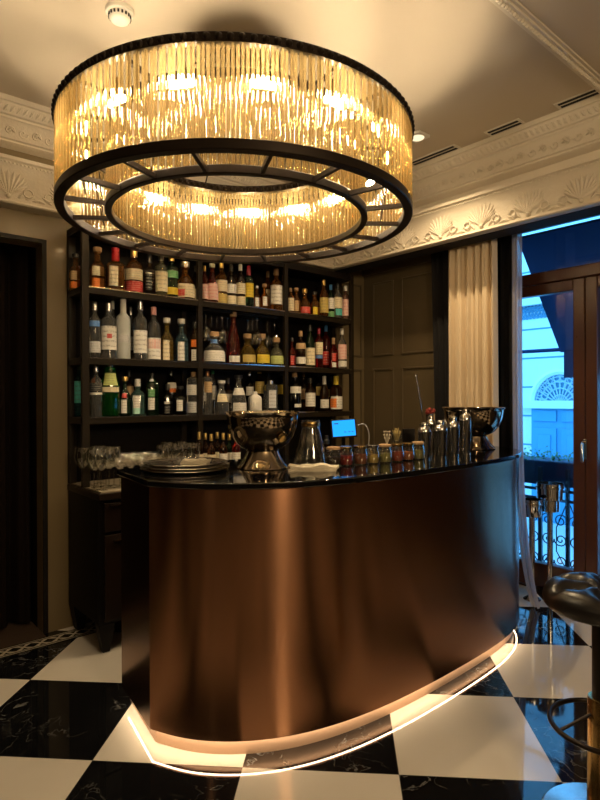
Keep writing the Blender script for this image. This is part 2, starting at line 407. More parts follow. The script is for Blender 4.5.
def small_band(par, along):
    mb = MB()
    n = 0
    L = (YF - .05) - .2 if along == 'y' else (XF - .05) + .5
    def P(u, d, z): return Vector((XF - d, YF - .05 - u, z)) if along == 'y' else Vector((XF - .05 - u, YF - d, z))
    nr = Vector((-1, 0, 0)) if along == 'y' else Vector((0, -1, 0)); rt = Vector((0, 1, 0)) if along == 'y' else Vector((1, 0, 0))
    nrm = (nr - Vector((0, 0, .45))).normalized(); up = (Vector((0, 0, 1)) + nr * .45).normalized()
    u = 0.03
    while u < L:
        sg = 1 if n % 2 else -1                     # running scrolls on the cove
        c = P(u, -.002, 3.115)
        pts = [c + rt * (.030 - .0028 * i) * math.cos(i * .8) + up * (.030 - .0028 * i) * math.sin(i * .8) * sg + nrm * .006 for i in range(9)]
        mb.tube(pts, .0055, 5)
        leaf_lobe(mb, P(u - .03, .0, 3.13 - .02 * sg), rt * -1 + up * .8 * sg, nrm, .045, .010, .008)
        leaf_lobe(mb, P(u + .01, .004, 3.13 - .02 * sg), rt + up * .9 * sg, nrm, .040, .009, .008)
        n += 1; u += .075
    u = 0.0
    while u < L:                                    # leaf-and-dart on the top member
        leaf_lobe(mb, P(u, .056, 3.198), up + rt * .6, nrm, .048, .011, .006)
        leaf_lobe(mb, P(u + .018, .056, 3.205), up - rt * .4, nrm, .034, .007, .008)
        u += .036
    u = 0.0
    while u < L:                                    # beads above the frieze
        mb.sphere(P(u, .030, 2.911), .007, 6, 4); u += .022
    mb.build('carved_band', M['relief'], par, smooth=60)
small_band(corR, 'y'); small_band(corB, 'x')

# ceiling rib, slot vents, square fitting, smoke detector
rb = MB().box(X0, 1.30, CEIL - .022, XF - .1, 1.345, CEIL)
rb.box(X0, 1.285, CEIL - .010, XF - .1, 1.36, CEIL)
u = X0
while u < XF - .12:
    if u > 1.6: rb.sphere((u, 1.3225, CEIL - .024), .012, 6, 4)
    u += .024
struct(rb.build('trim_3', M['plaster'], smooth=50))
for i, (ya, yb) in enumerate([(2.72, 2.30), (2.07, 1.82), (1.60, .95)]):
    o = thing('slot_vent', ['long dark slot vent in ceiling ending beside chandelier', 'short dark slot vent midway along the window cornice', 'long dark slot vent above the window doors at the frame edge'][i], 'vent', ((3.455), ya, CEIL), group='ceiling slot vents')
    MB().box(-.045, yb - ya, -.004, .045, 0, 0).build('vent_frame', M['white'], o)
    for k in (-1, 1): MB().box(k * .020 - .011, yb - ya + .02, -.0065, k * .020 + .011, -.02, -.003).build('slot', M['grille'], o)
o = thing('ceiling_fitting', 'small square ceiling fitting just right of the chandelier', 'added_downlight', (3.11, 2.385, CEIL))
MB().box(-.06, -.06, -.018, .06, .06, 0).build('housing', M['white'], o, bevel=.004)
MB().lathe([(.04, -.024), (.045, -.018)], 20).build('lens', emit('added_lens_glow', (1, .8, .5), 0.8), o)  # added glow, gives the fill spot a visible source
o = thing('smoke_detector', 'round white smoke detector on the ceiling above the chandelier', 'smoke detector', (1.068, 2.50, CEIL))
MB().lathe([(.062, 0), (.064, -.012), (.060, -.02), (.052, -.022)][::-1], 28).build('base', M['white'], o, smooth=40)
MB().lathe([(.030, -.055), (.040, -.052), (.047, -.042), (.050, -.022)], 28).build('dome', M['white'], o, smooth=40)
mb = MB()
for k in range(18):
    a = 2 * PI * k / 18; t = MB().box(.046, -.004, -.040, .0515, .004, -.027); t.xf(Matrix.Rotation(a, 4, 'Z')); mb.add(t.v, t.f)
mb.build('sensor_slot', M['grille'], o)

# mosaic border along the back wall
mb = MB().box(X0, 3.60, 0.0005, 1.5, 3.735, .002)
struct(mb.build('trim_4', M['mosaic_light']))
mb = MB().box(X0, 3.598, .001, 1.5, 3.608, .0026).box(X0, 3.727, .001, 1.5, 3.737, .0026)
mb.box(X0, 3.618, .001, 1.5, 3.626, .0026).box(X0, 3.709, .001, 1.5, 3.717, .0026)
u = -1.0
while u < 1.5:
    mb.add([(u - .042, 3.6675, .0027), (u, 3.636, .0027), (u + .042, 3.6675, .0027), (u, 3.699, .0027)], [(0, 1, 2, 3)])
    for sgn in (-1, 1):
        mb.add([(u + .05 - .02, 3.6675 + sgn * .034, .0027), (u + .05, 3.6675 + sgn * .012, .0027), (u + .05 + .02, 3.6675 + sgn * .034, .0027)], [(0, 1, 2)])
    u += .10
struct(mb.build('trim_5', M['mosaic_dark']))

# wall panels (window wall left of the curtains, and the sliver beside the shelves)
def frame_x(mb, x, ya, yb, za, zb, t=.018, d=.014):
    for (a, b, c, e) in ((ya, ya + t, za, zb), (yb - t, yb, za, zb), (ya + t, yb - t, za, za + t), (ya + t, yb - t, zb - t, zb)):
        mb.box(x - d, a, c, x, b, e)
def frame_y(mb, y, xa, xb, za, zb, t=.018, d=.014):
    for (a, b, c, e) in ((xa, xa + t, za, zb), (xb - t, xb, za, zb), (xa + t, xb - t, za, za + t), (xa + t, xb - t, zb - t, zb)):
        mb.box(a, y - d, c, b, y, e)
mb = MB()
for ya, yb in ((3.42, 3.68), (2.80, 3.33)):
    frame_x(mb, XW, ya, yb, 1.90, 2.60); frame_x(mb, XW, ya, yb, .95, 1.78)
    frame_x(mb, XW, ya, yb, .25, .83)
mb.box(XW - .03, 2.62, ZC + .02, XW, 3.8, ZC + .10)
frame_y(mb, YW, 3.70, 4.06, 1.90, 2.60); frame_y(mb, YW, 3.70, 4.06, .95, 1.78)
struct(mb.build('trim_6', M['panel'], bevel=.005))
struct(MB().box(XW - .018, 2.62, 0, XW, 3.8, .14).box(3.0, YW - .018, 0, XW, YW, .14).build('baseboard_right', M['panel'], bevel=.004))
# pilaster strip left of the shelves
struct(MB().box(1.10, YW - .012, 0, 1.13, YW, 2.49).box(-.55, YW - .012, 2.485, 1.13, YW, 2.515).build('trim_7', M['blackwood'], bevel=.003))

# ------------------------------------------------------------------ window, doors and outside
XG = 4.34
struct(bx('trim_8', M['frame'], XG - .05, WY0, 2.385, XG + .05, WY1, 2.475, bevel=.008))      # transom bar
wn = MB().box(XG - .05, WY0, 2.475, XG + .05, WY0 + .06, 2.92).box(XG - .05, WY1 - .06, 2.475, XG + .05, WY1, 2.92).box(XG - .05, WY0 + .06, 2.86, XG + .05, WY1 - .06, 2.92)
wn = struct(wn.build('window_1', M['frame']))
MB().box(XG - .004, WY0 + .06, 2.475, XG + .004, WY1 - .06, 2.86).build('pane', M['winglass'], wn)
struct(MB().box(XG - .06, WY0, -.05, XG + .35, WY1, .012).build('trim_9', M['brownwood']))
MEET = on_x(587, 400, XG).y
def leaf(name, ya, yb, bottom):
    st = .085
    d = MB().box(XG - .035, ya, .015, XG + .035, ya + st, 2.383).box(XG - .035, yb - st, .015, XG + .035, yb, 2.383)
    d.box(XG - .035, ya + st, .015, XG + .035, yb - st, bottom).box(XG - .035, ya + st, 2.30, XG + .035, yb - st, 2.383)
    d = struct(d.build(name, M['frame'], bevel=.006))
    MB().box(XG - .004, ya + st - .01, bottom - .01, XG + .004, yb - st + .01, 2.31).build('pane', M['winglass'], d)
    return d
dl = leaf('door_1', MEET + .002, WY1, .20); dr = leaf('door_2', WY0, MEET - .002, .20)
hy = on_x(585, 450, XG - .04).y
h = MB().box(XG - .047, hy - .014, 1.045, XG - .035, hy + .014, 1.19).build('handle_plate', M['steel'], dl, bevel=.003)
MB().tube([(XG - .04, hy, 1.165), (XG - .085, hy, 1.165), (XG - .095, hy, 1.155), (XG - .095, hy - .004, 1.03)], .010, 8).build('handle', M['steel'], h, smooth=60)

struct(MB().box(XF + .04, Y0, ZC - .004, 3.80, YF + .05, ZC + .011).build('soffit_dark_sheet', M['velvet']))  # added black sheet that keeps the soffit dark against the window light
# railing and planter just outside
XR = 4.75
o = thing('balcony_railing', 'scrolled wrought iron railing outside the window doors', 'railing', (XR, 1.9, 0))
mb = MB()
for z in (.03, .62, .70): mb.box(-.012, -1.3, z, .012, .95, z + .022)
mb.build('rail', M['iron'], o)
def spiral(c, r, sg, turns=1.6, n=18, a0=0):
    return [(0, c[0] + sg * r * (1 - i / n * .85) * math.cos(a0 + turns * 2 * PI * i / n), c[1] + r * (1 - i / n * .85) * math.sin(a0 + turns * 2 * PI * i / n)) for i in range(n + 1)]
yk = -1.2
k = 0
while yk < .95:
    mb = MB()
    for sg in (-1, 1):
        for cz, aa in ((.12, PI), (.30, PI), (.46, 0)):
            mb.tube(spiral((sg * .055, cz), .058, sg, a0=aa), .0055, 5)
        mb.tube([(0, sg * .11, .05), (0, sg * .02, .2), (0, sg * .02, .4), (0, sg * .10, .6)], .005, 5)
    mb.build('scroll_panel', M['iron'], o, loc=(0, yk + .115, 0))
    MB().box(-.014, -.014, 0, .014, .014, .9).build('baluster', M['iron'], o, loc=(0, yk, 0))
    yk += .235; k += 1
pl = thing("planter_box", "dark blue planter box full of small leaves outside the window", "planter", (XR + .06, 1.9, .74))
MB().box(-.02, -1.3, 0, .30, .95, .21).build('trough', M['planter'], pl, bevel=.012)
mb = MB()
for i in range(1500):
    p = Vector((random.uniform(-.03, .28), random.uniform(-1.25, .92), .20 + abs(random.gauss(0, .04))))
    a = random.uniform(0, 2 * PI); d = Vector((math.cos(a), math.sin(a), random.uniform(-.2, 1))).normalized()
    s_ = d.cross(Vector((0, 0, 1))).normalized() * random.uniform(.007, .014); L = random.uniform(.022, .042)
    mb.add([p, p + d * L * .5 + s_, p + d * L, p + d * L * .5 - s_], [(0, 1, 2, 3)])
tag(mb.build('foliage', M['leaf'], pl), None, None, kind='stuff')
# awning with its arm
A0 = on_x(522, 243, 4.62); A1z = 1.96; AX1 = 5.30; AY = 2.42
aw = thing('window_awning', 'dark blue canvas awning hanging over the window outside', 'awning', (4.62, AY, 2.3))
mb = MB().add([(-.11, 0, .553), (-.11, -2.2, .553), (.68, -2.2, -.36), (.68, 0, -.36), (-.11, 0, .535), (-.11, -2.2, .535), (.68, -2.2, -.38), (.68, 0, -.38)],
              [(0, 1, 2, 3), (7, 6, 5, 4), (0, 3, 7, 4), (1, 5, 6, 2), (0, 4, 5, 1), (3, 2, 6, 7)])
mb.build('canvas', M['canvas'], aw)
MB().tube([(.68, .42, -.35), (.68, -2.2, -.37)], .018, 8).build('front_bar', M['canvas'], aw)
MB().box(.66, -2.2, -.62, .675, -.04, -.37).build('valance', M['canvas'], aw)
MB().box(-.12, -2.2, .578, -.09, .35, .80).build('housing', M['iron'], aw)
# building across the street
XB = 8.5
def pB(x, y): p = on_x(x, y, XB); return p.y, p.z
sb = thing('street_building', 'pale building with an arched lattice doorway across the street', 'building', (XB, 3.6, 0))
MB().box(0, -6, -.4, .5, 5, 7).build('wall', M['facade'], sb)
mb = MB()
for z in (.3, .75, 1.2, 1.65, 2.1, 2.55, 3.0, 3.45): mb.box(-.006, -6, z, 0, 5, z + .025)
mb.build('stone_joint', M['facadedark'], sb)
mb = MB().box(-.12, -6, 2.93, 0, 5, 3.05).box(-.08, -6, 3.05, 0, 5, 3.12).box(-.06, -6, 1.33, 0, 5, 1.45)
mb.build('string_course', M['facade'], sb)
yc, zc_ = pB(561, 405); yc -= 3.6; ra = pB(533, 405)[0] - 3.6 - yc
arch = [(yc + ra * math.cos(PI * i / 24), zc_ + ra * 1.15 * math.sin(PI * i / 24)) for i in range(25)]
mb = MB(); mb.add([(-.02, a, b) for a, b in arch], [tuple(range(25))]); mb.build('arch_recess', M['facadedark'], sb)
MB().tube([(-.03, a, b) for a, b in arch], .05, 6).build('arch_moulding', M['facade'], sb)
mb = MB()
for i in range(1, 12):
    a = PI * i / 12
    mb.tube([(-.035, yc, zc_), (-.035, yc + ra * .97 * math.cos(a), zc_ + ra * 1.11 * math.sin(a))], .010, 4)
for q in (.3, .5, .7, .85):
    mb.tube([(-.035, yc + ra * q * math.cos(PI * i / 20), zc_ + ra * 1.15 * q * math.sin(PI * i / 20)) for i in range(21)], .010, 4)
for i in range(10):
    for j in range(2):
        a = PI * (i + .5) / 10; q = .6 + .22 * j
        mb.tube([(-.035, yc + ra * q * math.cos(a) + .05 * math.cos(t), zc_ + ra * 1.15 * q * math.sin(a) + .05 * math.sin(t)) for t in [k * PI / 4 for k in range(9)]], .008, 4)
mb.build('arch_lattice', M['lattice'], sb)
dr_ = MB().box(-.05, yc - ra, -.4, 0, yc + ra, zc_).build('door', M['door_blue'], sb)
mb = MB()
for a, b in ((yc - ra * .92, yc - .04), (yc + .04, yc + ra * .92)):
    mb.box(-.075, a, .5, -.05, b, zc_ - .35); mb.box(-.09, a + .08, .6, -.075, b - .08, zc_ - .45)
    mb.box(-.075, a, zc_ - .25, -.05, b, zc_ - .08)
mb.build('door_panel', M['door_blue'], dr_, bevel=.01)
MB().box(-.13, yc - ra * 1.1, zc_ - .05, 0, yc + ra * 1.1, zc_ + .06).build('lintel', M['facade'], sb)
MB().box(-.10, yc - ra * 1.6, zc_ - 1.4, 0, yc - ra * 1.1, zc_ + 1.4).build('pilaster', M['facadedark'], sb)
mb = MB()
ya_, za_ = pB(519, 318); yb_, zb_ = pB(551, 286)
for i in range(9):
    for j in range(4):
        cy_, cz_ = yb_ - 3.6 + (ya_ - yb_) * (i + .5) / 9, za_ + (zb_ - za_) * (j + .5) / 4
        mb.tube([(-.015, cy_ + .085 * math.cos(t), cz_ + .085 * math.sin(t)) for t in [k * PI / 4 for k in range(8)]], .014, 4, True)
mb.build('carved_panel', M['facadedark'], sb)
struct(bx('street', M['street'], XW + .32, -6, -.45, XB, 9, -.40))

# ------------------------------------------------------------------ curtains
def drape(name, mat, top, bot, z1, z0, folds, amp, n=120, rows=14, parent=None, thick=.006, seed=0, flare=1.0):
    """pleated cloth between two floor-plan lines: top ((x,y),(x,y)) and bot likewise"""
    rnd = random.Random(seed); ph = [rnd.uniform(-.5, .5) for _ in range(folds + 2)]
    vs = []; fs = []
    for side in (0, 1):
        for j in range(rows + 1):
            t = j / rows; z = z1 + (z0 - z1) * t
            for i in range(n + 1):
                s_ = i / n
                a = [top[0][k] * (1 - s_) + top[1][k] * s_ for k in (0, 1)]; b = [bot[0][k] * (1 - s_) + bot[1][k] * s_ for k in (0, 1)]
                e = t ** flare
                p = [a[k] * (1 - e) + b[k] * e for k in (0, 1)]
                dx, dy = top[1][0] - top[0][0], top[1][1] - top[0][1]; L = math.hypot(dx, dy); nx, ny = -dy / L, dx / L
                f = s_ * folds; wv = math.sin(2 * PI * f + ph[int(f)] * 1.2) + .35 * math.sin(4.7 * PI * f + 1)
                am = amp * (.75 + .35 * t) * (1 + .3 * ph[int(f)])
                vs.append((p[0] + nx * (am * wv + side * thick), p[1] + ny * (am * wv + side * thick), z))
    W = n + 1; H = (rows + 1) * W
    for j in range(rows):
        for i in range(n):
            a = j * W + i; fs.append((a, a + 1, a + W + 1, a + W)); fs.append((H + a, H + a + W, H + a + W + 1, H + a + 1))
    for j in range(rows):
        for i in (0, n): a = j * W + i; fs.append((a, a + W, H + a + W, H + a))
    for i in range(n):
        for j in (0, rows): a = j * W + i; fs.append((a, a + 1, H + a + 1, H + a))
    return MB().add(vs, fs).build(name, mat, parent, smooth=70)
def yx(px, X): return on_x(px, 300, X).y
o = drape('curtain', M['velvet'], ((4.02, yx(431, 4.02)), (4.02, yx(517, 4.02))), ((4.02, yx(438, 4.02)), (4.02, yx(517, 4.02))), ZC + .20, .02, 9, .022, seed=1)
tag(o, 'black velvet curtain hanging behind the cream curtain at the window', 'curtain')
o = drape('curtain', M['cream'], ((3.88, yx(447, 3.88)), (3.88, yx(496, 3.88))), ((3.88, yx(447, 3.88)), (3.88, yx(498, 3.88))), ZC + .20, .02, 6, .028, seed=2)
tag(o, 'cream pleated curtain hanging between the black drapes', 'curtain')
o = drape('curtain', M['sheer'], ((3.90, yx(512, 3.90)), (3.90, yx(521.5, 3.90))), ((3.885, 1.99), (3.86, 1.915)), ZC + .20, .015, 3, .012, n=50, rows=30, seed=3, flare=6.0)
tag(o, 'thin pale sheer curtain gathered at the edge of the window doors', 'curtain')
o = drape('curtain', M['browncurtain'], ((-.54, 4.02), (1.085, 4.02)), ((-.54, 4.02), (1.085, 4.02)), 2.48, .03, 11, .045, n=220, seed=4)
tag(o, 'dark brown curtain filling the doorway left of the bottle shelves', 'curtain')
#--OBJECTS--
# ------------------------------------------------------------------ chandelier
CC = Vector((1.619, 2.345, 0)); RO, RI = .848, .615; ZB, ZT = 2.395, 2.762
ch = thing('chandelier', 'huge round chandelier of amber glass rods in dark bronze rings above the bar', 'chandelier', (CC.x, CC.y, ZB))
HT = ZT - ZB
mb = MB().ring(RO - .038, RO + .005, -.020, .020, 128); mb.build('bottom_ring', M['bronze'], ch, smooth=40, bevel=.004)
mb = MB().ring(RI - .008, RI + .024, -.020, .016, 128); mb.build('inner_bottom_ring', M['bronze'], ch, smooth=40, bevel=.004)
mb = MB().ring(RO - .026, RO + .004, HT - .010, HT + .024, 128)
for k in range(128):                                          # the rope-like beading of the upper band
    a = 2 * PI * k / 128; mb.sphere(((RO + .000) * math.cos(a), (RO + .000) * math.sin(a), HT + .008), .016, 6, 5)
mb.build('top_ring', M['bronze'], ch, smooth=50)
mb = MB().ring(RI - .018, RI + .022, HT - .012, HT + .025, 96)
for k in range(96):
    a = 2 * PI * k / 96; mb.sphere(((RI - .016) * math.cos(a), (RI - .016) * math.sin(a), HT + .006), .016, 6, 5)
mb.build('inner_top_ring', M['bronze'], ch, smooth=50)
for k in range(18):
    a = 2 * PI * (k + .18) / 18; t = MB().box(RI + .02, -.0075, -.016, RO - .035, .0075, .004); t.xf(Matrix.Rotation(a, 4, 'Z')); t.build('strut', M['bronze'], ch)
    t = MB().box(RI + .01, -.008, HT, RO - .012, .008, HT + .016); t.xf(Matrix.Rotation(a, 4, 'Z')); t.build('upper_strut', M['bronze'], ch)
NB = 15
for k in range(NB):
    a = 2 * PI * (k + .1) / NB; p = ((RO + RI) / 2 * math.cos(a), (RO + RI) / 2 * math.sin(a), HT)
    h = MB().lathe([(.014, -.07), (.016, -.06), (.016, 0)], 12, *p).build('socket', M['brass'], ch, smooth=40)
    tx, ty = -math.sin(a), math.cos(a)
    MB().tube([(p[0] + tx * q, p[1] + ty * q, HT - .088) for q in (-.050, -.047, -.041, .041, .047, .050)], [.005, .010, .0125, .0125, .010, .005], 10).build('bulb', M['bulb'], h, smooth=60)
for k in range(18):                                           # slim braces between the rod curtains
    a0, a1 = 2 * PI * (k + .3) / 18, 2 * PI * (k + .62) / 18; rm = (RO + RI) / 2
    if k % 2 == 0:
        P = lambda a, r, z: (r * math.cos(a), r * math.sin(a), z)
        MB().tube([P(a0, rm + .06, HT), P((a0 + a1) / 2, rm, 0.0), P(a1, rm + .06, HT)], .003, 5).build('brace', M['bronze'], ch)
# rods: one mesh per ring, single rods for the hundred nearest
def rod_mesh(mb, r, a, rr):
    mb.lathe([(rr * .7, .006), (rr, .012), (rr * .82, .022), (rr * .82, HT - .03), (rr, HT - .018), (rr * .7, HT - .01)], 8, r * math.cos(a), r * math.sin(a), 0)
rod = MB().lathe([(.006, .006), (.0085, .012), (.0072, .022), (.0072, HT - .03), (.0085, HT - .018), (.006, HT - .01)], 8).build('glass_rod', M['rod'], ch, smooth=50)
NO, NI = 300, 216
a_cam = math.atan2(-CC.y, -CC.x)
order = sorted(range(NO), key=lambda k: abs((2 * PI * k / NO - a_cam + PI) % (2 * PI) - PI))
near = set(order[:100]); first = True
rest = MB()
for k in range(NO):
    a = 2 * PI * k / NO; rj = (RO - .004 if k % 2 else RO - .012)
    if k in near:
        o = rod if first else rod.copy()
        if not first: COL.objects.link(o); o.parent = ch
        first = False; o.location = (rj * math.cos(a), rj * math.sin(a), 0)
    else: rod_mesh(rest, rj, a, .0088)
for k in range(NI):
    a = 2 * PI * k / NI; rod_mesh(rest, RI + (.004 if k % 2 else .011), a, .0088)
tag(rest.build('glass_rods', M['rod'], ch, smooth=50), None, None, kind='stuff')
MB().lathe([(.045, CEIL - ZB - .02), (.05, CEIL - ZB - .015), (.05, CEIL - ZB)], 24).build('canopy', M['bronze'], ch, smooth=40)
for k in range(6):
    a = 2 * PI * (k + .25) / 6
    MB().tube([(RI * math.cos(a), RI * math.sin(a), HT), (.03 * math.cos(a), .03 * math.sin(a), CEIL - ZB - .015)], .004, 6).build('cable', M['bronze'], ch)

# ------------------------------------------------------------------ bar
BC = [(1.150, 2.70), (1.091, 2.267)]
FRONT = catmull([(1.091, 2.267), (1.145, 2.144), (1.21, 2.048), (1.337, 1.926), (1.537, 1.806), (1.848, 1.730), (2.232, 1.705), (2.683, 1.712), (3.011, 1.728), (3.245, 1.762), (3.45, 1.832), (3.615, 1.945), (3.70, 2.10), (3.72, 2.28), (3.72, 2.66)], 6)
for _ in range(28):                                       # fair the curve so the sheet metal reads even
    FRONT = [FRONT[0]] + [tuple(.25 * a + .5 * b + .25 * c for a, b, c in zip(FRONT[i - 1], FRONT[i], FRONT[i + 1])) for i in range(1, len(FRONT) - 1)] + [FRONT[-1]]
def offset(P, d):
    out = []
    for i, p in enumerate(P):
        a = Vector(P[max(i - 1, 0)]); b = Vector(P[min(i + 1, len(P) - 1)]); t = (b - a).normalized(); n = Vector((t.y, -t.x))
        out.append((p[0] + n.x * d, p[1] + n.y * d))
    return out
bar = thing('bar_counter', 'curved bar counter clad in brushed copper with a black glass top', 'bar', (2.4, 2.2, 0))
BL = (-2.4, -2.2)
def loc(P): return [(x + BL[0], y + BL[1]) for x, y in P]
def shell(front, endp, z0, z1, closed=True):
    P = loc([endp] + front); return MB().prism(P, z0, z1)
ZBAR = 1.150
shell(FRONT, (1.150, 2.70), .075, ZBAR - .028).build('copper_cladding', M['copper'], bar, smooth=18)
shell(offset(FRONT, -.035), (1.185, 2.68), 0, .0745).build('plinth', M['plinth'], bar, smooth=18)
shell(offset(FRONT, .016), (1.134, 2.715), ZBAR - .028, ZBAR).build('bar_top', M['top'], bar, smooth=18, bevel=.005)
Pl = [(1.165, 2.66)] + offset(FRONT, -.012); Pi = [(1.172, 2.66)] + offset(FRONT, -.019)
vs = [(x, y, z) for P in (loc(Pl), loc(Pi)) for x, y in P for z in (.0724, .0748)]; fs = []
n = len(Pl)
for i in range(n - 1):
    a, b, c, d = 2 * i, 2 * i + 2, 2 * (n + i), 2 * (n + i + 1)
    fs += [(a, b, b + 1, a + 1), (c, c + 1, d + 1, d), (a, c, d, b), (a + 1, b + 1, d + 1, c + 1)]
MB().add(vs, fs).build('led_strip', M['led'], bar)

# ------------------------------------------------------------------ back cabinet and bottle shelves
SX0, SX1, SY0, SY1 = 1.255, 3.665, 3.52, 3.785
CX0, CX1, CY0 = 1.255, 3.665, 3.25
cb = thing('back_cabinet', 'long black cabinet of drawers under the bottle shelves', 'cabinet', (CX0, CY0, 0))
W = CX1 - CX0; D = 3.785 - CY0
bx('body', M['blackwood'], 0, .02, .17, W, D, .905, cb, bevel=.004)
wt = bx('worktop', M['brownwood'], -.006, -.01, .905, W, D, .944, cb, bevel=.004)
bx('stone_inlay', pm('tan_stone', (.42, .34, .24), .3), .02, .02, .944, W - .02, D - .01, .950, wt)
for x0, x1 in ((.0, .10), (W - .10, W)):
    for y0, y1 in ((0.02, .09), (D - .09, D)):
        MB().add([(x0 + (0.03 if t else 0), y0 + .01 * t, z) for t, z in ((0, .17), (1, 0))] + [(x1 - (.03 if t else 0), y0 + .01 * t, z) for t, z in ((0, .17), (1, 0))] +
                 [(x0 + (0.03 if t else 0), y1 - .01 * t, z) for t, z in ((0, .17), (1, 0))] + [(x1 - (.03 if t else 0), y1 - .01 * t, z) for t, z in ((0, .17), (1, 0))],
                 [(0, 1, 3, 2), (4, 6, 7, 5), (0, 4, 5, 1), (2, 3, 7, 6), (1, 5, 7, 3), (0, 2, 6, 4)]).build('foot', M['blackwood'], cb)
for k in range(4):
    xa = .03 + k * (W - .06) / 4; xb = xa + (W - .06) / 4 - .012
    d = bx('drawer', M['brownwood'], xa, -.0, .715, xb, .02, .885, cb, bevel=.003)
    MB().box(xa + .03, -.014, .868, xb - .03, 0, .880).build('handle', M['steel'], d)
    d = bx('door', M['brownwood'], xa, -.0, .19, xb, .02, .695, cb, bevel=.003)
    MB().box(xa + .05, -.016, .655, xb - .05, 0, .667).build('handle', M['steel'], d)
sh = thing('shelf_unit', 'tall dark metal shelving full of bottles against the back wall', 'shelves', (SX0, SY0, .95))
W = SX1 - SX0; D = SY1 - SY0
POSTX = [0, .82, 1.615, 2.375]
ZS = [1.383, 1.757, 2.200]; ZTOP = 2.60
for k, px in enumerate(POSTX):
    wd = .045 if k in (0,) else .036
    bx('post', M['post'], px, 0, 0, px + wd, .03, ZTOP - .95, sh, bevel=.002)
    bx('post', M['post'], px, D - .03, 0, px + wd, D, ZTOP - .95, sh, bevel=.002)
for z in ZS + [ZTOP]:
    t = .042 if z < 2.5 else .05
    bx('shelf_board', M['post'] if z < 2.5 else M['blackwood'], -0.0, .004, z - t - .95, W, D - .002, z - .95, sh, bevel=.002)
    for a, b in zip(POSTX, POSTX[1:] ):
        if z < 2.5: bx('shelf_lip', M['steel'], a + .045, .001, z - .95 - .004, b, .006, z - .95 + .003, sh)
bx('back_panel', M['shelfback'], .0, D + .001, 0, W, D + .008, ZTOP - .95, sh)
# glass hanger rail
rl = bx('hanger_rail', M['black'], .88, .06, ZS[2] - .042 - .95 - .018, 1.60, .075, ZS[2] - .042 - .95, sh)
for yy in (.12, .165, .21): bx('hanger_rail', M['black'], .88, yy, ZS[2] - .042 - .95 - .018, 1.60, yy + .012, ZS[2] - .042 - .95, sh)

# ------------------------------------------------------------------ bottles
G = dict(clear=(.93, .94, .92), amber=(.75, .26, .04), dark=(.13, .05, .025), red=(.50, .03, .02), green=(.03, .42, .06), dkgreen=(.03, .13, .05), gold=(.85, .55, .10),
         pale=(.80, .78, .50), aqua=(.40, .80, .72), blue=(.30, .60, .75), black=(.02, .02, .022), teal=(.05, .42, .50), rose=(.80, .45, .35))
def gm(k):
    if k == 'ceramic': return pm('white_ceramic', (.80, .76, .68), .3)
    if k == 'frost': return pm('frosted_glass', (.72, .74, .70), .35, spec=.5, Transmission_Weight=.35)
    return glass_solid('bottle_glass_' + k, G[k])
LC = dict(w=(.90, .86, .78), c=(.86, .74, .50), y=(.85, .62, .04), o=(.90, .22, .02), r=(.65, .04, .03), k=(.015, .015, .015), g=(.10, .35, .12), t=(.10, .55, .50),
          a=(.45, .80, .68), d=(.60, .45, .12), p=(.85, .55, .48), b=(.05, .20, .55), s=(.70, .70, .70), n=(.55, .36, .18), e=(.55, .62, .20))
INK = dict(r=(.85, .8, .7), k=(.8, .78, .7), p=(.7, .05, .05), b=(.8, .8, .8), o=(.25, .05, .02), g=(.85, .85, .7))
CAPM = dict(k=pm('cap_black', (.02, .02, .02), .35), r=pm('cap_red_wax', (.60, .01, .02), .35), d=pm('cap_gold', (.65, .45, .15), .3, .8), s=pm('cap_silver', (.7, .7, .7), .25, .9), w=pm('cap_white', (.75, .72, .66), .4),
            n=M['cork'], y=pm('cap_yellow', (.75, .55, .05), .4), m=pm('cap_maroon', (.25, .01, .03), .4), g=pm('cap_green', (.05, .35, .08), .4), b=pm('cap_blue', (.05, .2, .5), .4),
            u=pm('cap_copper', (.6, .3, .15), .3, .9), p=pm('cap_pink', (.75, .35, .3), .4))
# profiles: (radius / half width, height / total) to the mouth; section exponent
KIND = dict(
    std=([(.90, 0), (1, .015), (1, .60), (.93, .65), (.62, .715), (.36, .76), (.32, .80), (.31, .92), (.36, .925), (.36, .95)], None),
    tall=([(.92, 0), (1, .012), (1, .66), (.90, .705), (.50, .755), (.36, .79), (.33, .93), (.38, .935), (.38, .95)], None),
    wine=([(.92, 0), (1, .015), (1, .52), (.95, .58), (.60, .70), (.40, .76), (.35, .80), (.34, .93), (.40, .935), (.40, .95)], None),
    sq=([(.93, 0), (1, .015), (1, .56), (.95, .60), (.55, .67), (.34, .71), (.33, .87), (.38, .88), (.38, .90)], 6),
    squat=([(.85, 0), (1, .03), (1, .42), (.93, .52), (.60, .62), (.34, .68), (.33, .84), (.42, .85), (.42, .88)], 4),
    dec=([(.80, 0), (1, .04), (1, .30), (.86, .46), (.52, .60), (.30, .66), (.28, .80), (.36, .81), (.36, .84)], None),
    cone=([(.94, 0), (1, .02), (.98, .30), (.80, .50), (.50, .68), (.34, .74), (.32, .86), (.38, .87), (.38, .90)], None),
    cyl=([(.95, 0), (1, .015), (1, .80), (.92, .85), (.50, .89), (.36, .90), (.36, .94)], None),
    jug=([(.95, 0), (1, .015), (1, .68), (.88, .76), (.48, .84), (.34, .87), (.34, .94)], 5),
    facet=([(.80, 0), (1, .03), (1, .50), (.97, .57), (.80, .66), (.66, .80), (.60, .88), (.42, .90), (.40, .94)], None))
def prof_r(prof, t):
    for (r0, z0), (r1, z1) in zip(prof, prof[1:]):
        if z0 <= t <= z1: return r0 + (r1 - r0) * (t - z0) / max(z1 - z0, 1e-6)
    return prof[-1][0]
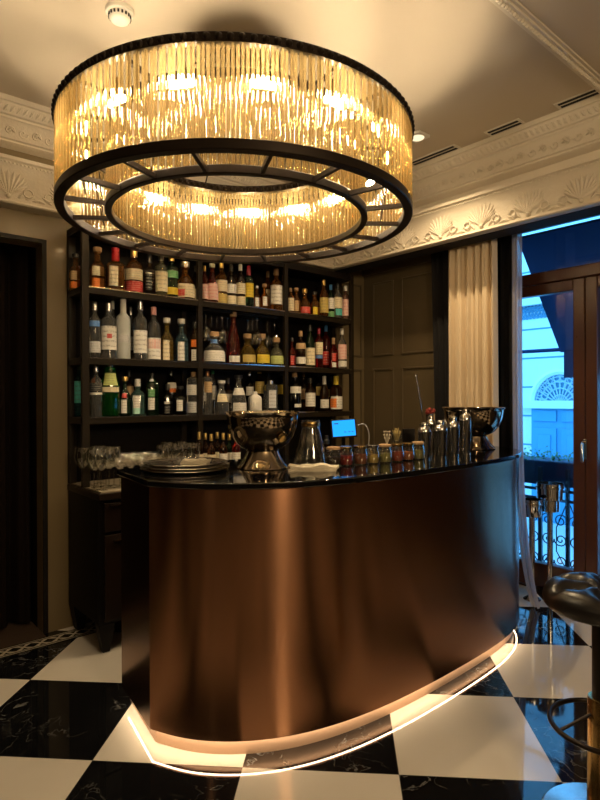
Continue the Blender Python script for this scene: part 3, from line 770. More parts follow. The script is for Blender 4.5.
def label_patch(prof, sq, wdt, H, z0, z1, half, a_c):
    """a paper label wrapped round the front of the bottle, with thickness and UVs"""
    n = 12; vs = []; fs = []; uv = []
    for side, e in ((0, .0012), (1, .0004)):
        for j in range(5):
            t = z0 + (z1 - z0) * j / 4; r = prof_r(prof, t) * wdt
            for i in range(n + 1):
                a = a_c + math.radians(half) * (2 * i / n - 1); c, d = math.cos(a), math.sin(a); q = 1
                if sq: q = (abs(c) ** sq + abs(d) ** sq) ** (-1 / sq)
                vs.append(((r * q + e) * c, (r * q + e) * d, t * H)); uv.append((i / n, j / 4))
    Wd = n + 1; T = 5 * Wd
    for j in range(4):
        for i in range(n):
            a = j * Wd + i; fs.append((a, a + 1, a + Wd + 1, a + Wd)); fs.append((T + a, T + a + Wd, T + a + Wd + 1, T + a + 1))
    for j in range(4):
        for i in (0, n): a = j * Wd + i; fs.append((a, a + Wd, T + a + Wd, T + a))
    for i in range(n):
        for j in (0, 4): a = j * Wd + i; fs.append((a, a + 1, T + a + 1, T + a))
    return vs, fs, uv
def add_label(o, prof, sq, wdt, H, z0, z1, half, a_c, key, name='label'):
    vs, fs, uv = label_patch(prof, sq, wdt, H, z0, z1, half, a_c)
    mb = MB().add(vs, fs); l = mb.build(name, label_mat(LC[key], INK.get(key, (.12, .08, .06))), o, smooth=40)
    ul = l.data.uv_layers.new(name='UVMap')
    for lp in l.data.loops: ul.data[lp.index].uv = uv[lp.vertex_index]
    return l
def bottle(name, label, px, topy, wpx, Y, zs, kind, glass, cap, labels, rot=0.0, capfrac=None, group=None, hscale=1.0):
    c = on_y(px, 380, Y); dep = (c - CAM).dot(W_); pxm = FPX / dep
    half = wpx / pxm / 2 * 1.10
    top = on_y(px, topy, Y).z; H = max(.12, (top - zs)) * hscale
    prof, sq = KIND[kind]
    if sq: half *= .84
    a_c = math.atan2(-1, -.35) + rot
    o = thing(name, label, 'bottle', (c.x, Y, zs), 0, group)
    rt = a_c if sq else 0
    ns = 24
    P = [(r * half, z * H) for r, z in prof]
    b = MB().lathe(P, ns, sq=sq, a0=PI / ns if kind == 'facet' else 0)
    if sq: b.xf(Matrix.Rotation(a_c + PI / 2, 4, 'Z'))
    b.build('body', gm(glass), o, smooth=35 if kind != 'facet' else 10)
    nz = prof[-1][1]; nr = prof[-1][0] * half
    cz0 = (nz - (.10 if kind not in ('squat', 'dec') else .02)) if capfrac is None else capfrac
    if cap:
        cr = nr * 1.12
        if kind in ('squat', 'dec', 'cone'):
            cp = [(nr * .8, cz0 * H), (nr * .85, nz * H + .002), (nr * 1.3, nz * H + .003), (nr * 1.35, H - .004), (nr * 1.15, H)]
        else: cp = [(cr, cz0 * H), (cr * 1.02, cz0 * H + .004), (cr, H - .003), (cr * .85, H)]
        MB().lathe(cp, 16).build('cap', CAPM[cap], o, smooth=40)
    for lb in labels:
        z0, z1, key = lb[:3]; hf = lb[3] if len(lb) > 3 else (80 if not sq else 44)
        ac = a_c if not sq else a_c
        add_label(o, prof, sq, half, H, z0, z1, hf, ac if len(lb) < 5 else ac + lb[4], key, 'label' if (z1 - z0) > .05 else 'label_band')
    return o
YFt, YBk = 3.60, 3.715
T_, M_, B_ = ZS[2], ZS[1], ZS[0]
WH, VO, GI, TE, LI, WI = 'whiskey_bottle', 'vodka_bottle', 'gin_bottle', 'tequila_bottle', 'liqueur_bottle', 'wine_bottle'
GT, GM_, GB = 'bottles on the top shelf', 'bottles on the middle shelf', 'bottles on the lowest shelf'
BOT = [
 # top shelf, first bay
 (WH, 'bourbon bottle with pale script label and orange band, first on top shelf', 98, 247.5, 16, YFt, T_, 'squat', 'amber', 'n', [(.30, .52, 'c'), (.03, .24, 'o')], GT),
 (WH, 'square shouldered bourbon with cream label and red wax top', 116, 248, 19, YFt, T_, 'sq', 'amber', 'r', [(.10, .54, 'c')], GT, dict(capfrac=.66)),
 (WH, 'amber bottle with white upper label and red lower label on top shelf', 134.5, 250.5, 15, YFt, T_, 'std', 'amber', 'd', [(.30, .55, 'c'), (.04, .27, 'r')], GT),
 (WH, 'dark whiskey with black and white label beside the red labelled one', 150, 255.5, 12.5, YFt, T_, 'sq', 'dark', 'k', [(.12, .50, 'k'), (.52, .55, 'w')], GT),
 (WH, 'slim bottle with pale gold label fourth from the red wax top', 161.5, 254, 11.5, YFt, T_, 'tall', 'pale', 'k', [(.12, .58, 'c')], GT),
 (WH, 'dark green bottle with yellow foot label on top shelf', 172, 255, 11.5, YFt, T_, 'tall', 'dkgreen', 'd', [(.08, .24, 'y'), (.46, .62, 'g')], GT),
 (WH, 'squat whiskey with cream label and red patch beside the dark green bottle', 185.5, 262, 18, YFt, T_, 'dec', 'amber', 's', [(.05, .40, 'c'), (.03, .25, 'r', 30, -.7)], GT),
 (LI, 'slim dark bottle with cream foot label half behind the second shelf post', 196, 266, 6, YBk, T_, 'tall', 'dark', 'k', [(.04, .40, 'c')], GT),
 (WH, 'dark bottle with orange foot label seen through the open shelf side', 76, 254, 13, 3.70, T_, 'squat', 'amber', 'k', [(.02, .20, 'o'), (.25, .5, 'n')], GT),
 (LI, 'dark slim bottle behind the left post on the top shelf', 81.5, 252, 8, 3.735, T_, 'tall', 'dark', 'k', [(.02, .25, 'o'), (.3, .62, 'p')], GT),
 # top shelf, second bay
 (LI, 'slim reddish bottle just right of the second shelf post', 205, 266, 6, YFt, T_, 'tall', 'red', 'd', [(.10, .5, 'p')], GT),
 (LI, 'dark red bottle with sloping shoulders and patterned red label', 212.5, 264, 11, YFt, T_, 'cone', 'red', 'w', [(.08, .50, 'p')], GT),
 (WH, 'amber bottle with cream upper label and gold lower label', 221.8, 262, 10.5, YFt, T_, 'std', 'amber', 'd', [(.30, .56, 'c'), (.03, .24, 'd')], GT),
 (WH, 'dark bottle with two cream labels and black cap on top shelf', 231.5, 265, 9.5, YFt, T_, 'std', 'dark', 'k', [(.30, .52, 'w'), (.04, .24, 'c')], GT),
 (WH, 'dark bottle with two cream labels and white cap on top shelf', 240.8, 264.5, 9, YFt, T_, 'std', 'dark', 'w', [(.30, .55, 'c'), (.04, .24, 'c')], GT),
 (LI, 'bottle with yellow label and maroon capsule on top shelf', 249, 266, 9, YFt, T_, 'tall', 'dkgreen', 'm', [(.25, .58, 'y')], GT, dict(capfrac=.76)),
 (WH, 'small square bottle with white label beside the maroon capsule', 257, 286, 8, YFt, T_, 'squat', 'amber', 's', [(.10, .48, 'w')], GT),
 (WH, 'stout amber bottle with white label and brown stopper on top shelf', 264.8, 284, 9, YFt, T_, 'squat', 'amber', 'n', [(.15, .50, 'w')], GT),
 (WH, 'amber bottle with tan capsule behind the stout one', 268, 271, 7, YBk, T_, 'tall', 'amber', 'n', [(.15, .55, 'c')], GT),
 (WH, 'amber bottle with large white label and tan capsule on top shelf', 276.5, 269, 11.5, YFt, T_, 'std', 'amber', 'n', [(.16, .60, 'w')], GT),
 (WH, 'amber bottle mostly hidden by the third shelf post on top', 283.5, 275, 6, YBk, T_, 'tall', 'amber', 'n', [(.1, .5, 'c')], GT),
 # top shelf, third bay
 (WH, 'slim bottle with cream label just right of the third post on top', 291, 288, 6, YFt, T_, 'std', 'amber', 'n', [(.1, .6, 'c')], GT),
 (WH, 'squat orange bottle with peach label on top shelf', 296.5, 288, 9, YFt, T_, 'squat', 'amber', 'n', [(.10, .5, 'n')], GT),
 (WH, 'round red brown decanter with stopper on top shelf', 305, 289, 10, YFt, T_, 'dec', 'amber', 'd', [(.06, .30, 'r')], GT),
 (LI, 'square bottle with bright yellow label on top shelf', 314.8, 292, 10, YFt, T_, 'squat', 'amber', 'k', [(.06, .36, 'y')], GT),
 (WI, 'slender necked bottle with orange yellow label on top shelf', 324, 280, 8.5, YFt, T_, 'wine', 'amber', 'd', [(.12, .52, 'd')], GT),
 (LI, 'dark bottle with pale label and green foot on top shelf', 331, 285, 6.5, YFt, T_, 'tall', 'dkgreen', 'b', [(.28, .60, 'w'), (.03, .2, 'g')], GT),
 (GI, 'bottle with pale label and round teal patch on top shelf', 337.8, 283.5, 8.5, YFt, T_, 'std', 'clear', 'k', [(.30, .60, 'c'), (.10, .28, 't', 50)], GT),
 (LI, 'last bottle on the top shelf with pinkish label and white cap', 345.8, 286, 8, YFt, T_, 'tall', 'rose', 'w', [(.12, .60, 'p')], GT),
 # middle shelf, first bay
 (VO, 'clear bottle with blue round emblem behind the left post', 95, 302, 10, YFt, M_, 'tall', 'clear', 's', [(.56, .66, 'b', 60), (.10, .30, 's')], GM_),
 (VO, 'clear bottle with white label and small red square', 109, 303, 13.5, YFt, M_, 'tall', 'clear', 's', [(.16, .58, 'w'), (.36, .44, 'r', 18)], GM_),
 (VO, 'clear slim bottle standing behind the white label with red square', 113, 300, 7, YBk, M_, 'tall', 'clear', 'w', [(.2, .5, 's')], GM_),
 (VO, 'tall frosted white bottle with grey tree print', 123.5, 299, 12.5, YFt, M_, 'tall', 'frost', 'w', [(.28, .40, 's', 45)], GM_, dict(capfrac=.76)),
 (VO, 'clear small bottle behind the frosted bottle', 131, 307, 6.5, YBk, M_, 'tall', 'clear', 's', [(.2, .45, 's')], GM_),
 (VO, 'clear bottle with white label right of the frosted bottle', 140.5, 301, 12, YFt, M_, 'tall', 'clear', 's', [(.12, .50, 'w')], GM_),
 (VO, 'clear bottle with pink printed label and pink cap', 154, 307, 12, YFt, M_, 'std', 'clear', 'p', [(.03, .42, 'w', 75), (.22, .40, 'p', 74)], GM_),
 (TE, 'square amber tequila with cream label and round wooden stopper', 167, 318, 13.5, YFt, M_, 'squat', 'gold', 'w', [(.03, .48, 'c')], GM_),
 (TE, 'square blue tinted tequila with white label and pale stopper', 181.5, 319, 14, YFt, M_, 'squat', 'blue', 'w', [(.03, .46, 'w')], GM_),
 (LI, 'dark bottle with round red emblem and white foot label', 195, 322, 9.5, YFt, M_, 'std', 'dark', 'k', [(.38, .56, 'o', 50), (.05, .32, 'w', 45)], GM_),
 # middle shelf, second bay
 (TE, 'round squat clear tequila with white label and blue neck ring', 214, 332, 20, YFt, M_, 'dec', 'clear', 'n', [(.06, .40, 'w'), (.63, .76, 'b')], GM_),
 (TE, 'tall reddish bottle with long tan stopper and slanted white label', 233.5, 312, 12.5, YFt, M_, 'cone', 'red', 'n', [(.04, .16, 'w', 50)], GM_),
 (TE, 'squat amber tequila bottle with tan stopper beside the tall reddish one', 247.5, 334, 15.5, YFt, M_, 'dec', 'gold', 'n', [(.08, .32, 'd', 50)], GM_),
 (TE, 'squat pale gold tequila bottle between amber and green ones', 262, 334, 14.5, YFt, M_, 'dec', 'gold', 'n', [(.08, .34, 'y', 55)], GM_),
 (TE, 'squat greenish tequila bottle with green label', 276.5, 338, 14.5, YFt, M_, 'dec', 'pale', 'n', [(.08, .36, 'e', 60)], GM_),
 # middle shelf, third bay
 (LI, 'short red based bottle beside the third post on middle shelf', 292, 338, 8, YFt, M_, 'squat', 'red', 'k', [(.06, .38, 'r')], GM_),
 (LI, 'dark bottle with tan collar and white foot label', 300.7, 331, 9.5, YFt, M_, 'std', 'dark', 'n', [(.50, .66, 'n'), (.10, .28, 'w')], GM_),
 (WI, 'dark green wine bottle with cream label on middle shelf', 310, 325, 9.3, YFt, M_, 'wine', 'dkgreen', 'k', [(.06, .46, 'c')], GM_),
 (LI, 'reddish bottle with cream and blue label on middle shelf', 319, 328, 7, YFt, M_, 'tall', 'red', 'm', [(.34, .64, 'c'), (.24, .32, 'b')], GM_),
 (LI, 'dark red bottle with blue cap behind the cream and blue label', 326, 325, 8, YBk, M_, 'tall', 'red', 'b', [(.1, .4, 'r')], GM_),
 (LI, 'deep red bottle with white band at the foot and tan cap', 333.5, 338, 9, YFt, M_, 'sq', 'red', 'n', [(.05, .20, 'w'), (.24, .5, 'r')], GM_),
 (LI, 'last bottle on the middle shelf with pale pink pattern and white cap', 342, 328.5, 8.6, YFt, M_, 'std', 'clear', 'w', [(.24, .60, 'p'), (.06, .20, 'w')], GM_),
 # lowest shelf, first bay
 (VO, 'clear bottle with silver ball cap and dark label first on lowest shelf', 96, 364, 10.5, YFt, B_, 'tall', 'clear', 's', [(.48, .64, 'k'), (.42, .46, 'w')], GB),
 (LI, 'dark bottle with reddish seal behind the bright green one', 101.5, 367, 9, YBk, B_, 'tall', 'dark', 'k', [(.55, .66, 'o', 60)], GB),
 (GI, 'large bright green faceted bottle with yellow green label', 110, 361, 17, YFt, B_, 'facet', 'green', 's', [(.56, .78, 'e', 50), (.44, .53, 'c', 55)], GB),
 (GI, 'dark green squat bottle with red seal and white label', 125, 376.5, 12, YFt, B_, 'squat', 'dkgreen', 'd', [(.08, .42, 'w'), (.46, .58, 'r', 30)], GB),
 (LI, 'tan labelled bottle behind the red sealed one on lowest shelf', 129, 370, 8, YBk, B_, 'tall', 'dark', 'k', [(.4, .65, 'n')], GB),
 (GI, 'square bottle with white label fading to aqua', 137.5, 379, 14.5, YFt, B_, 'sq', 'aqua', 'w', [(.20, .55, 'w'), (.06, .22, 'a')], GB),
 (GI, 'dark green bottle with white label and silver collar', 152, 373, 13.5, YFt, B_, 'jug', 'dkgreen', 'k', [(.14, .42, 'w'), (.44, .62, 'g'), (.80, .86, 's')], GB),
 (LI, 'black bottle with white lettering band on lowest shelf', 167.5, 384, 11.5, YFt, B_, 'sq', 'black', 'k', [(.36, .44, 'w'), (.05, .3, 'k')], GB),
 (LI, 'tall dark bottle with round orange and white badge', 171, 366, 10.5, YBk, B_, 'std', 'black', 'k', [(.52, .66, 'w', 50), (.46, .54, 'o', 40)], GB),
 (LI, 'squat black bottle with white label on lowest shelf', 180, 386, 13, YFt, B_, 'squat', 'black', 'k', [(.14, .52, 'w')], GB),
 (GI, 'clear bottle with white upper label and cork stopper', 193.7, 372, 13, YFt, B_, 'cyl', 'clear', 'n', [(.46, .70, 'w'), (.05, .30, 's')], GB),
 (LI, 'teal bottle seen through the open side of the lowest shelf', 79, 362, 8, 3.735, B_, 'tall', 'teal', 'k', [(.25, .65, 't')], GB),
 # lowest shelf, second bay
 (GI, 'clear slim bottle with copper cap right of the second post', 207.5, 371, 9, YFt, B_, 'cyl', 'clear', 'u', [(.5, .75, 'n', 50)], GB),
 (LI, 'green capped bottle behind the copper capped one', 212.5, 367, 7, YBk, B_, 'tall', 'clear', 'g', [(.3, .6, 'w')], GB),
 (TE, 'clear sloping flask with white neck label on lowest shelf', 221.5, 380.5, 14, YFt, B_, 'cone', 'clear', 'w', [(.36, .60, 'c', 50)], GB),
 (LI, 'bottle with slanting white label behind the clear flask', 228, 378, 8, YBk, B_, 'std', 'dark', 'k', [(.3, .55, 'w')], GB),
 (TE, 'clear conical bottle with white neck and white foot label', 238.5, 375, 14.5, YFt, B_, 'cone', 'clear', 'k', [(.48, .66, 'w'), (.04, .28, 'w', 60)], GB),
 (LI, 'dark bottle with round white label behind the conical one', 249, 369.5, 8.5, YBk, B_, 'tall', 'black', 's', [(.40, .60, 'w', 55)], GB),
 (LI, 'white ceramic jug bottle above the champagne bowl', 255, 391.5, 13, YFt, B_, 'jug', 'ceramic', 'w', [(.2, .5, 'w', 50)], GB),
 (LI, 'dark bottle with tan label behind the white ceramic jug', 259.5, 367, 8.5, YBk, B_, 'tall', 'dark', 'd', [(.42, .68, 'd')], GB),
 (GI, 'clear etched cylinder bottle right of the ceramic jug', 270.5, 380.5, 13.5, YFt, B_, 'cyl', 'clear', 's', [(.15, .7, 's', 30)], GB),
 (LI, 'dark bottle with yellow label against the third post', 280.5, 369.5, 8.5, YBk, B_, 'tall', 'black', 'k', [(.42, .64, 'y')], GB),
 # lowest shelf, third bay
 (LI, 'dark bottle with slanting white label and tan cap', 294.5, 371, 12, YFt, B_, 'std', 'black', 'n', [(.46, .62, 'w', 60), (.12, .2, 'w', 50, .5)], GB),
 (WI, 'bottle with tan capsule behind the slanting white label', 303.5, 370.5, 5.5, YBk, B_, 'wine', 'dark', 'n', [(.3, .55, 'n')], GB),
 (WI, 'dark amber bottle with large white label on lowest shelf', 310, 378, 9.5, YFt, B_, 'std', 'dark', 'k', [(.16, .56, 'w')], GB),
 (LI, 'bottle with tan diamond label behind two white labelled ones', 317.5, 370, 7.5, YBk, B_, 'tall', 'black', 'k', [(.38, .60, 'd', 40)], GB),
 (WI, 'dark bottle with white capsule and white foot label', 324.3, 376, 8, YFt, B_, 'wine', 'dark', 'w', [(.10, .34, 'w')], GB, dict(capfrac=.76)),
 (LI, 'dark bottle with gold label behind the white capsule', 330.5, 376, 7, YBk, B_, 'std', 'black', 'k', [(.4, .62, 'd')], GB),
 (WI, 'last bottle on the lowest shelf with red and white label', 336, 376, 11.5, YFt, B_, 'std', 'dark', 'y', [(.06, .42, 'w', 80), (.10, .36, 'o', 35, -1.0)], GB, dict(capfrac=.74)),
]
for b in BOT:
    bottle(b[0], b[1], b[2], b[3], b[4], b[5], b[6] + .0005, b[7], b[8], b[9], b[10], random.uniform(-.08, .08), group=b[11], **(b[12] if len(b) > 12 else {}))

# ------------------------------------------------------------------ glasses
def stem_prof(kind):
    if kind == 'wine': return [(.034, 0), (.034, .003), (.006, .010), (.0038, .03), (.0038, .095), (.012, .105), (.036, .135), (.042, .165), (.036, .215), (.0345, .216), (.040, .165), (.034, .138), (.010, .110), (.0005, .108)]
    if kind == 'martini': return [(.036, 0), (.036, .003), (.006, .010), (.0038, .03), (.0038, .085), (.008, .092), (.055, .165), (.0535, .166), (.006, .097), (.0005, .096)]
    if kind == 'coupe': return [(.034, 0), (.034, .003), (.006, .009), (.0038, .03), (.0038, .085), (.018, .093), (.042, .115), (.048, .145), (.0465, .146), (.040, .118), (.016, .098), (.0005, .096)]
    return [(.036, 0), (.038, .003), (.040, .115), (.0385, .116), (.0365, .008), (.0005, .007)]
def stemglass(name, label, x, y, z, kind, flip=False, group=None, first={}):
    o = thing(name, label, 'glass', (x, y, z), 0, group)
    if not flip: o.scale = (1.12, 1.12, 1.15)
    if kind not in first:
        P = stem_prof(kind)
        if kind == 'tumbler': parts = [('bowl', P)]
        else:
            parts = [('foot_and_stem', P[:5]), ('bowl', P[5:])]
        first[kind] = [(nm, MB().lathe(p, 20, cap=False).build(nm, M['clear'], None, smooth=50)) for nm, p in parts]
        for nm, ob in first[kind]: ob.parent = o
    else:
        for nm, ob in first[kind]:
            c = ob.copy(); COL.objects.link(c); c.parent = o
    if flip: o.rotation_euler = (PI, 0, 0)
    return o
HZ = ZS[2] - .042 - .019
hang = [(206, .05), (211.5, .13), (217, .19), (222, .08), (227.5, .15), (248, .19), (252.5, .13), (257, .06), (267, .17), (274.5, .09)]
for i, (px, dy) in enumerate(hang):
    Y = SY0 + .045 + dy * .85; p = on_y(px, 340, Y)
    stemglass('wine_glass', 'stemmed glass hanging upside down from the rail under the top shelf', p.x, Y, HZ + .004, 'wine', True, 'hanging stemware')
cz = .9503
for i, (px, Y, kd) in enumerate([(94, 3.36, 'wine'), (101, 3.33, 'wine'), (109, 3.38, 'wine'), (97.5, 3.46, 'wine'), (106, 3.47, 'wine'), (114, 3.45, 'wine'), (90, 3.55, 'wine'), (99.5, 3.60, 'wine'), (82.5, 3.52, 'wine')]):
    p = on_y(px, 470, Y)
    stemglass('wine_glass', 'wine glass in the cluster at the left end of the back cabinet', p.x, Y, cz, kd, False, 'wine glasses on the cabinet end')
for i, (px, Y, kd) in enumerate([(120, 3.36, 'martini'), (131, 3.40, 'martini'), (143, 3.36, 'martini'), (126, 3.53, 'martini'), (137, 3.56, 'martini'), (149, 3.52, 'martini'), (154, 3.40, 'martini')]):
    p = on_y(px, 470, Y)
    stemglass('martini_glass', 'wide martini glass on the back cabinet behind the silver tray', p.x, Y, cz, kd, False, 'martini glasses on the cabinet')
for i, (px, Y, kd) in enumerate([(163, 3.36, 'wine'), (171, 3.42, 'wine'), (178, 3.36, 'wine'), (186, 3.40, 'wine'), (193.5, 3.36, 'wine'), (167, 3.55, 'wine'), (181, 3.55, 'wine')]):
    p = on_y(px, 470, Y)
    stemglass('tasting_glass', 'tasting glass on the cabinet between the martini glasses and small bottles', p.x, Y, cz, kd, False, 'tasting glasses on the cabinet')
# small mixer bottles with gold caps
for i, px in enumerate([199, 205, 211, 217, 223, 229, 236]):
    Y = 3.42 if i % 2 == 0 else 3.55
    nm = ['small mixer bottle with gold cap, first of the row on the cabinet', 'small mixer bottle with gold cap, second of the row behind the bar', 'small mixer bottle with gold cap, third of the row behind the bar', 'small mixer bottle with gold cap, fourth of the row behind the bar',
          'small mixer bottle with white label, fifth of the row behind the bar', 'small green mixer bottle with white label left of the champagne bowl', 'small red mixer bottle beside the champagne bowl foot'][i]
    bottle('mixer_bottle', nm, px, 432 + (i % 3), 7.5, Y, cz, 'std', ['dark', 'dark', 'dark', 'dark', 'dark', 'dkgreen', 'red'][i], 'd' if i < 6 else 'w', [(.30, .52, 'c' if i < 4 else 'w')], 0, .84, 'mixer bottles behind the bar')

# ------------------------------------------------------------------ things on the bar
ZT_ = ZBAR + .0004
def behind(px, py, dy):
    p = on_z(px, py, ZT_); d = ray(px, py); k = dy / d.y
    p.x += d.x * k; p.y += dy; return p
def bowl(label, x, y, s, mat):
    o = thing('champagne_bowl', label, 'bowl', (x, y, ZT_))
    # s = rim radius
    k = s / .18
    MB().lathe([(.124 * k, 0), (.127 * k, .003), (.124 * k, .008), (.108 * k, .026), (.092 * k, .050), (.080 * k, .074), (.077 * k, .086), (.080 * k, .090)], 48).build('foot', mat, o, smooth=50)
    MB().lathe([(.070 * k, .089), (.098 * k, .100), (.126 * k, .124), (.150 * k, .160), (.166 * k, .205), (.173 * k, .250), (.175 * k, .268), (.183 * k, .274), (.186 * k, .280), (.182 * k, .283), (.171 * k, .276), (.167 * k, .245), (.160 * k, .205), (.144 * k, .163), (.12 * k, .128), (.094 * k, .107), (.0005, .098)], 64, cap=False).build('basin', mat, o, smooth=60)
    return o
bo = bowl('large polished champagne bowl on a foot beside the glass carafe', 1.715, 2.285, .187, M['bowlmetal'])
o = bowl('large chrome champagne bowl at the window end of the bar', 3.44, 2.17, .205, M['bowlmetal'])
for ob, (a, zz) in ((bo, (-1.6, .16)),):
    t = MB().lathe([(.026, 0), (.027, .003), (.024, .005)], 24); d = Vector((math.cos(a), math.sin(a), -.45)).normalized()
    q = d.to_track_quat('Z', 'Y').to_matrix().to_4x4(); t.xf(Matrix.Translation(Vector((.163 * math.cos(a), .163 * math.sin(a), zz))) @ q); t.build('medallion', M['brass'], ob, smooth=40)
# stacked silver trays and napkin
for i, (r, z) in enumerate([(.215, 0), (.215, .0135), (.200, .027)]):
    o = thing('silver_tray', ['lowest of the round silver trays stacked on the bar end', 'middle of the round silver trays stacked on the bar end', 'topmost round silver tray of the stack holding a folded napkin'][i], 'tray', (1.385, 2.475, ZT_ + z), group='stacked silver trays')
    MB().lathe([(r - .03, 0), (r - .012, .004), (r, .012), (r - .003, .0135), (r - .016, .007), (r - .034, .0045), (.0005, .0045)], 64, cap=False).build('dish', M['silver'], o, smooth=60)
    MB().tube([((r - .001) * math.cos(a), (r - .001) * math.sin(a), .0115) for a in [2 * PI * k / 64 for k in range(64)]], .0022, 6, True).build('rim', M['silver'], o, smooth=60)
def cloth(name, label, x, y, z, a, sx, sy, h, layers=2):
    vs = []; fs = []; n = 14
    mb = MB()
    for l in range(layers):
        b = []
        for side in (0, 1):
            for j in range(n + 1):
                for i in range(n + 1):
                    u, v = i / n - .5, j / n - .5
                    hh = h * (l + side * .85) / layers
                    wob = (.35 * h * math.sin(9 * u + 3 * l) * math.cos(7 * v) + .5 * h * max(0, math.cos(2.6 * u) - .6)) * side
                    ex = 1 + .05 * math.sin(5 * v + l); ey = 1 + .06 * math.sin(6 * u + 2 * l)
                    b.append((u * sx * ex + l * .008, v * sy * ey, hh + max(0, wob)))
        N = n + 1; T = N * N; f = []
        for j in range(n):
            for i in range(n):
                q = j * N + i; f.append((q, q + N, q + N + 1, q + 1)); f.append((T + q, T + q + 1, T + q + N + 1, T + q + N))
        for i in range(n):
            for q, d in ((i, 1), (n * N + i, 1)): f.append((q, q + d, T + q + d, T + q))
            for q in (i * N, i * N + n): f.append((q, q + N, T + q + N, T + q))
        mb.add(b, f)
    o = mb.build(name, M['napkin'], None, smooth=60); o.location = (x, y, z); o.rotation_euler = (0, 0, a)
    return tag(o, label, 'napkin')
cloth('napkin', 'folded cream napkin lying on the topmost silver tray', 1.41, 2.43, ZT_ + .0325, -.7, .13, .09, .016)
cloth('napkin', 'folded cream napkin in front of the glass carafe', 1.825, 2.035, ZT_, -.72, .235, .10, .022)
# carafe
o = thing('glass_carafe', 'clear conical glass carafe with brass collar on the bar', 'carafe', (1.915, 2.145, ZT_))
MB().lathe([(.084, 0), (.088, .004), (.086, .03), (.062, .13), (.046, .19), (.043, .215), (.046, .238), (.0445, .238), (.0415, .215), (.0445, .19), (.060, .13), (.083, .03), (.083, .008), (.0005, .007)], 40, cap=False).build('body', M['clear'], o, smooth=50)
MB().lathe([(.0465, .205), (.048, .207), (.048, .228), (.0465, .230)], 32, cap=False).build('collar', M['brass'], o, smooth=40)
o2 = thing('small_bottle', 'small dark dropper bottle behind the glass carafe', 'bottle', (2.06, 2.18, ZT_))
MB().lathe([(.030, 0), (.032, .003), (.032, .07), (.024, .085), (.012, .092), (.012, .11)], 20).build('body', glass_solid('bottle_glass_dark', G['dark']), o2, smooth=40)
MB().lathe([(.014, .106), (.014, .125), (.009, .13), (.009, .15)], 16).build('cap', CAPM['k'], o2, smooth=40)
# jars of garnish
JC = [('dark', (.03, .015, .01)), ('deep red', (.20, .015, .012)), ('rust brown', (.22, .07, .03)), ('straw yellow', (.45, .32, .10)), ('greenish', (.28, .26, .10)), ('brick red', (.26, .05, .025)), ('orange brown', (.33, .10, .03)), ('olive', (.22, .20, .07))]
JP = [(333.5, 469.2), (346, 468.6), (360.5, 467.5), (372.5, 466.5), (385, 465.6), (397, 464.6), (407.5, 463.4), (418, 462.2)]
for i, ((nm, col), (px, py)) in enumerate(zip(JC, JP)):
    p = on_z(px, py - 3, ZT_); 
    o = thing('garnish_jar', ['dark filled glass jar with lid, nearest the carafe', 'glass jar of deep red garnish under the tablet', 'glass jar of rust brown garnish third from the carafe', 'glass jar of straw yellow garnish fourth from the carafe', 'taller lidded glass jar of greenish garnish mid row',
              'glass jar of brick red garnish right of the greenish one', 'glass jar of orange brown garnish next to last in row', 'glass jar of olive garnish, last before the shakers'][i], 'jar', (p.x, p.y, ZT_), 0, 'garnish jars along the bar')
    k = .98
    MB().lathe([(.030 * k, 0), (.034 * k, .003), (.040 * k, .030), (.040 * k, .055), (.033 * k, .078), (.033 * k, .086), (.0315 * k, .086), (.0315 * k, .078), (.038 * k, .055), (.038 * k, .03), (.032 * k, .006), (.0005, .005)], 24, cap=False).build('jar', M['clear'], o, smooth=50)
    m = pm('garnish_' + nm.replace(' ', '_'), tuple(min(.8, 1.7 * q) for q in col), .7, bump=1.0, bscale=120)
    MB().lathe([(.031 * k, .007), (.0365 * k, .030), (.036 * k, .048 + .004 * (i % 3)), (.0005, .052 + .004 * (i % 3))], 20, cap=False).build('contents', m, o, smooth=50)
    MB().lathe([(.034 * k, .086), (.036 * k, .088), (.036 * k, .097), (.030 * k, .100), (.010, .1005)], 24).build('lid', [M['cork'], M['brass'], M['brass'], M['steel'], M['cork'], M['brass'], M['brass'], M['cork']][i], o, smooth=40)
# shakers
def shaker(label, px, py, hh, rr, top=True):
    p = on_z(px, py, ZT_); o = thing('cocktail_shaker', label, 'shaker', (p.x, p.y, ZT_), 0, 'steel cocktail shakers')
    b = hh * .70
    MB().lathe([(rr * .74, 0), (rr * .80, .004), (rr, b), (rr * 1.03, b + .002), (rr * 1.0, b + .004)], 28).build('tin', M['steel'], o, smooth=40)
    if top:
        MB().lathe([(rr * .98, b + .004), (rr * .97, b + .014), (rr * .80, b + hh * .13), (rr * .48, b + hh * .165), (rr * .46, b + hh * .19)], 28).build('strainer', M['steel'], o, smooth=40)
        MB().lathe([(rr * .50, b + hh * .185), (rr * .50, hh * .96), (rr * .40, hh * .99), (rr * .15, hh)], 24).build('cap', M['steel'], o, smooth=40)
    return o
shaker('steel cocktail shaker nearest the garnish jars', 424.5, 456, .205, .040)
shaker('steel cocktail shaker second from the jars', 440.5, 455, .215, .042)
shaker('steel cocktail shaker third from the jars', 453.5, 453, .235, .040)
shaker('tallest steel cocktail shaker, in front of the window end bowl', 465.5, 450.5, .285, .042)
shaker('small steel shaker behind the first two shakers', 431, 448, .23, .036)
shaker('slim steel shaker behind the third shaker', 447, 446, .23, .036)
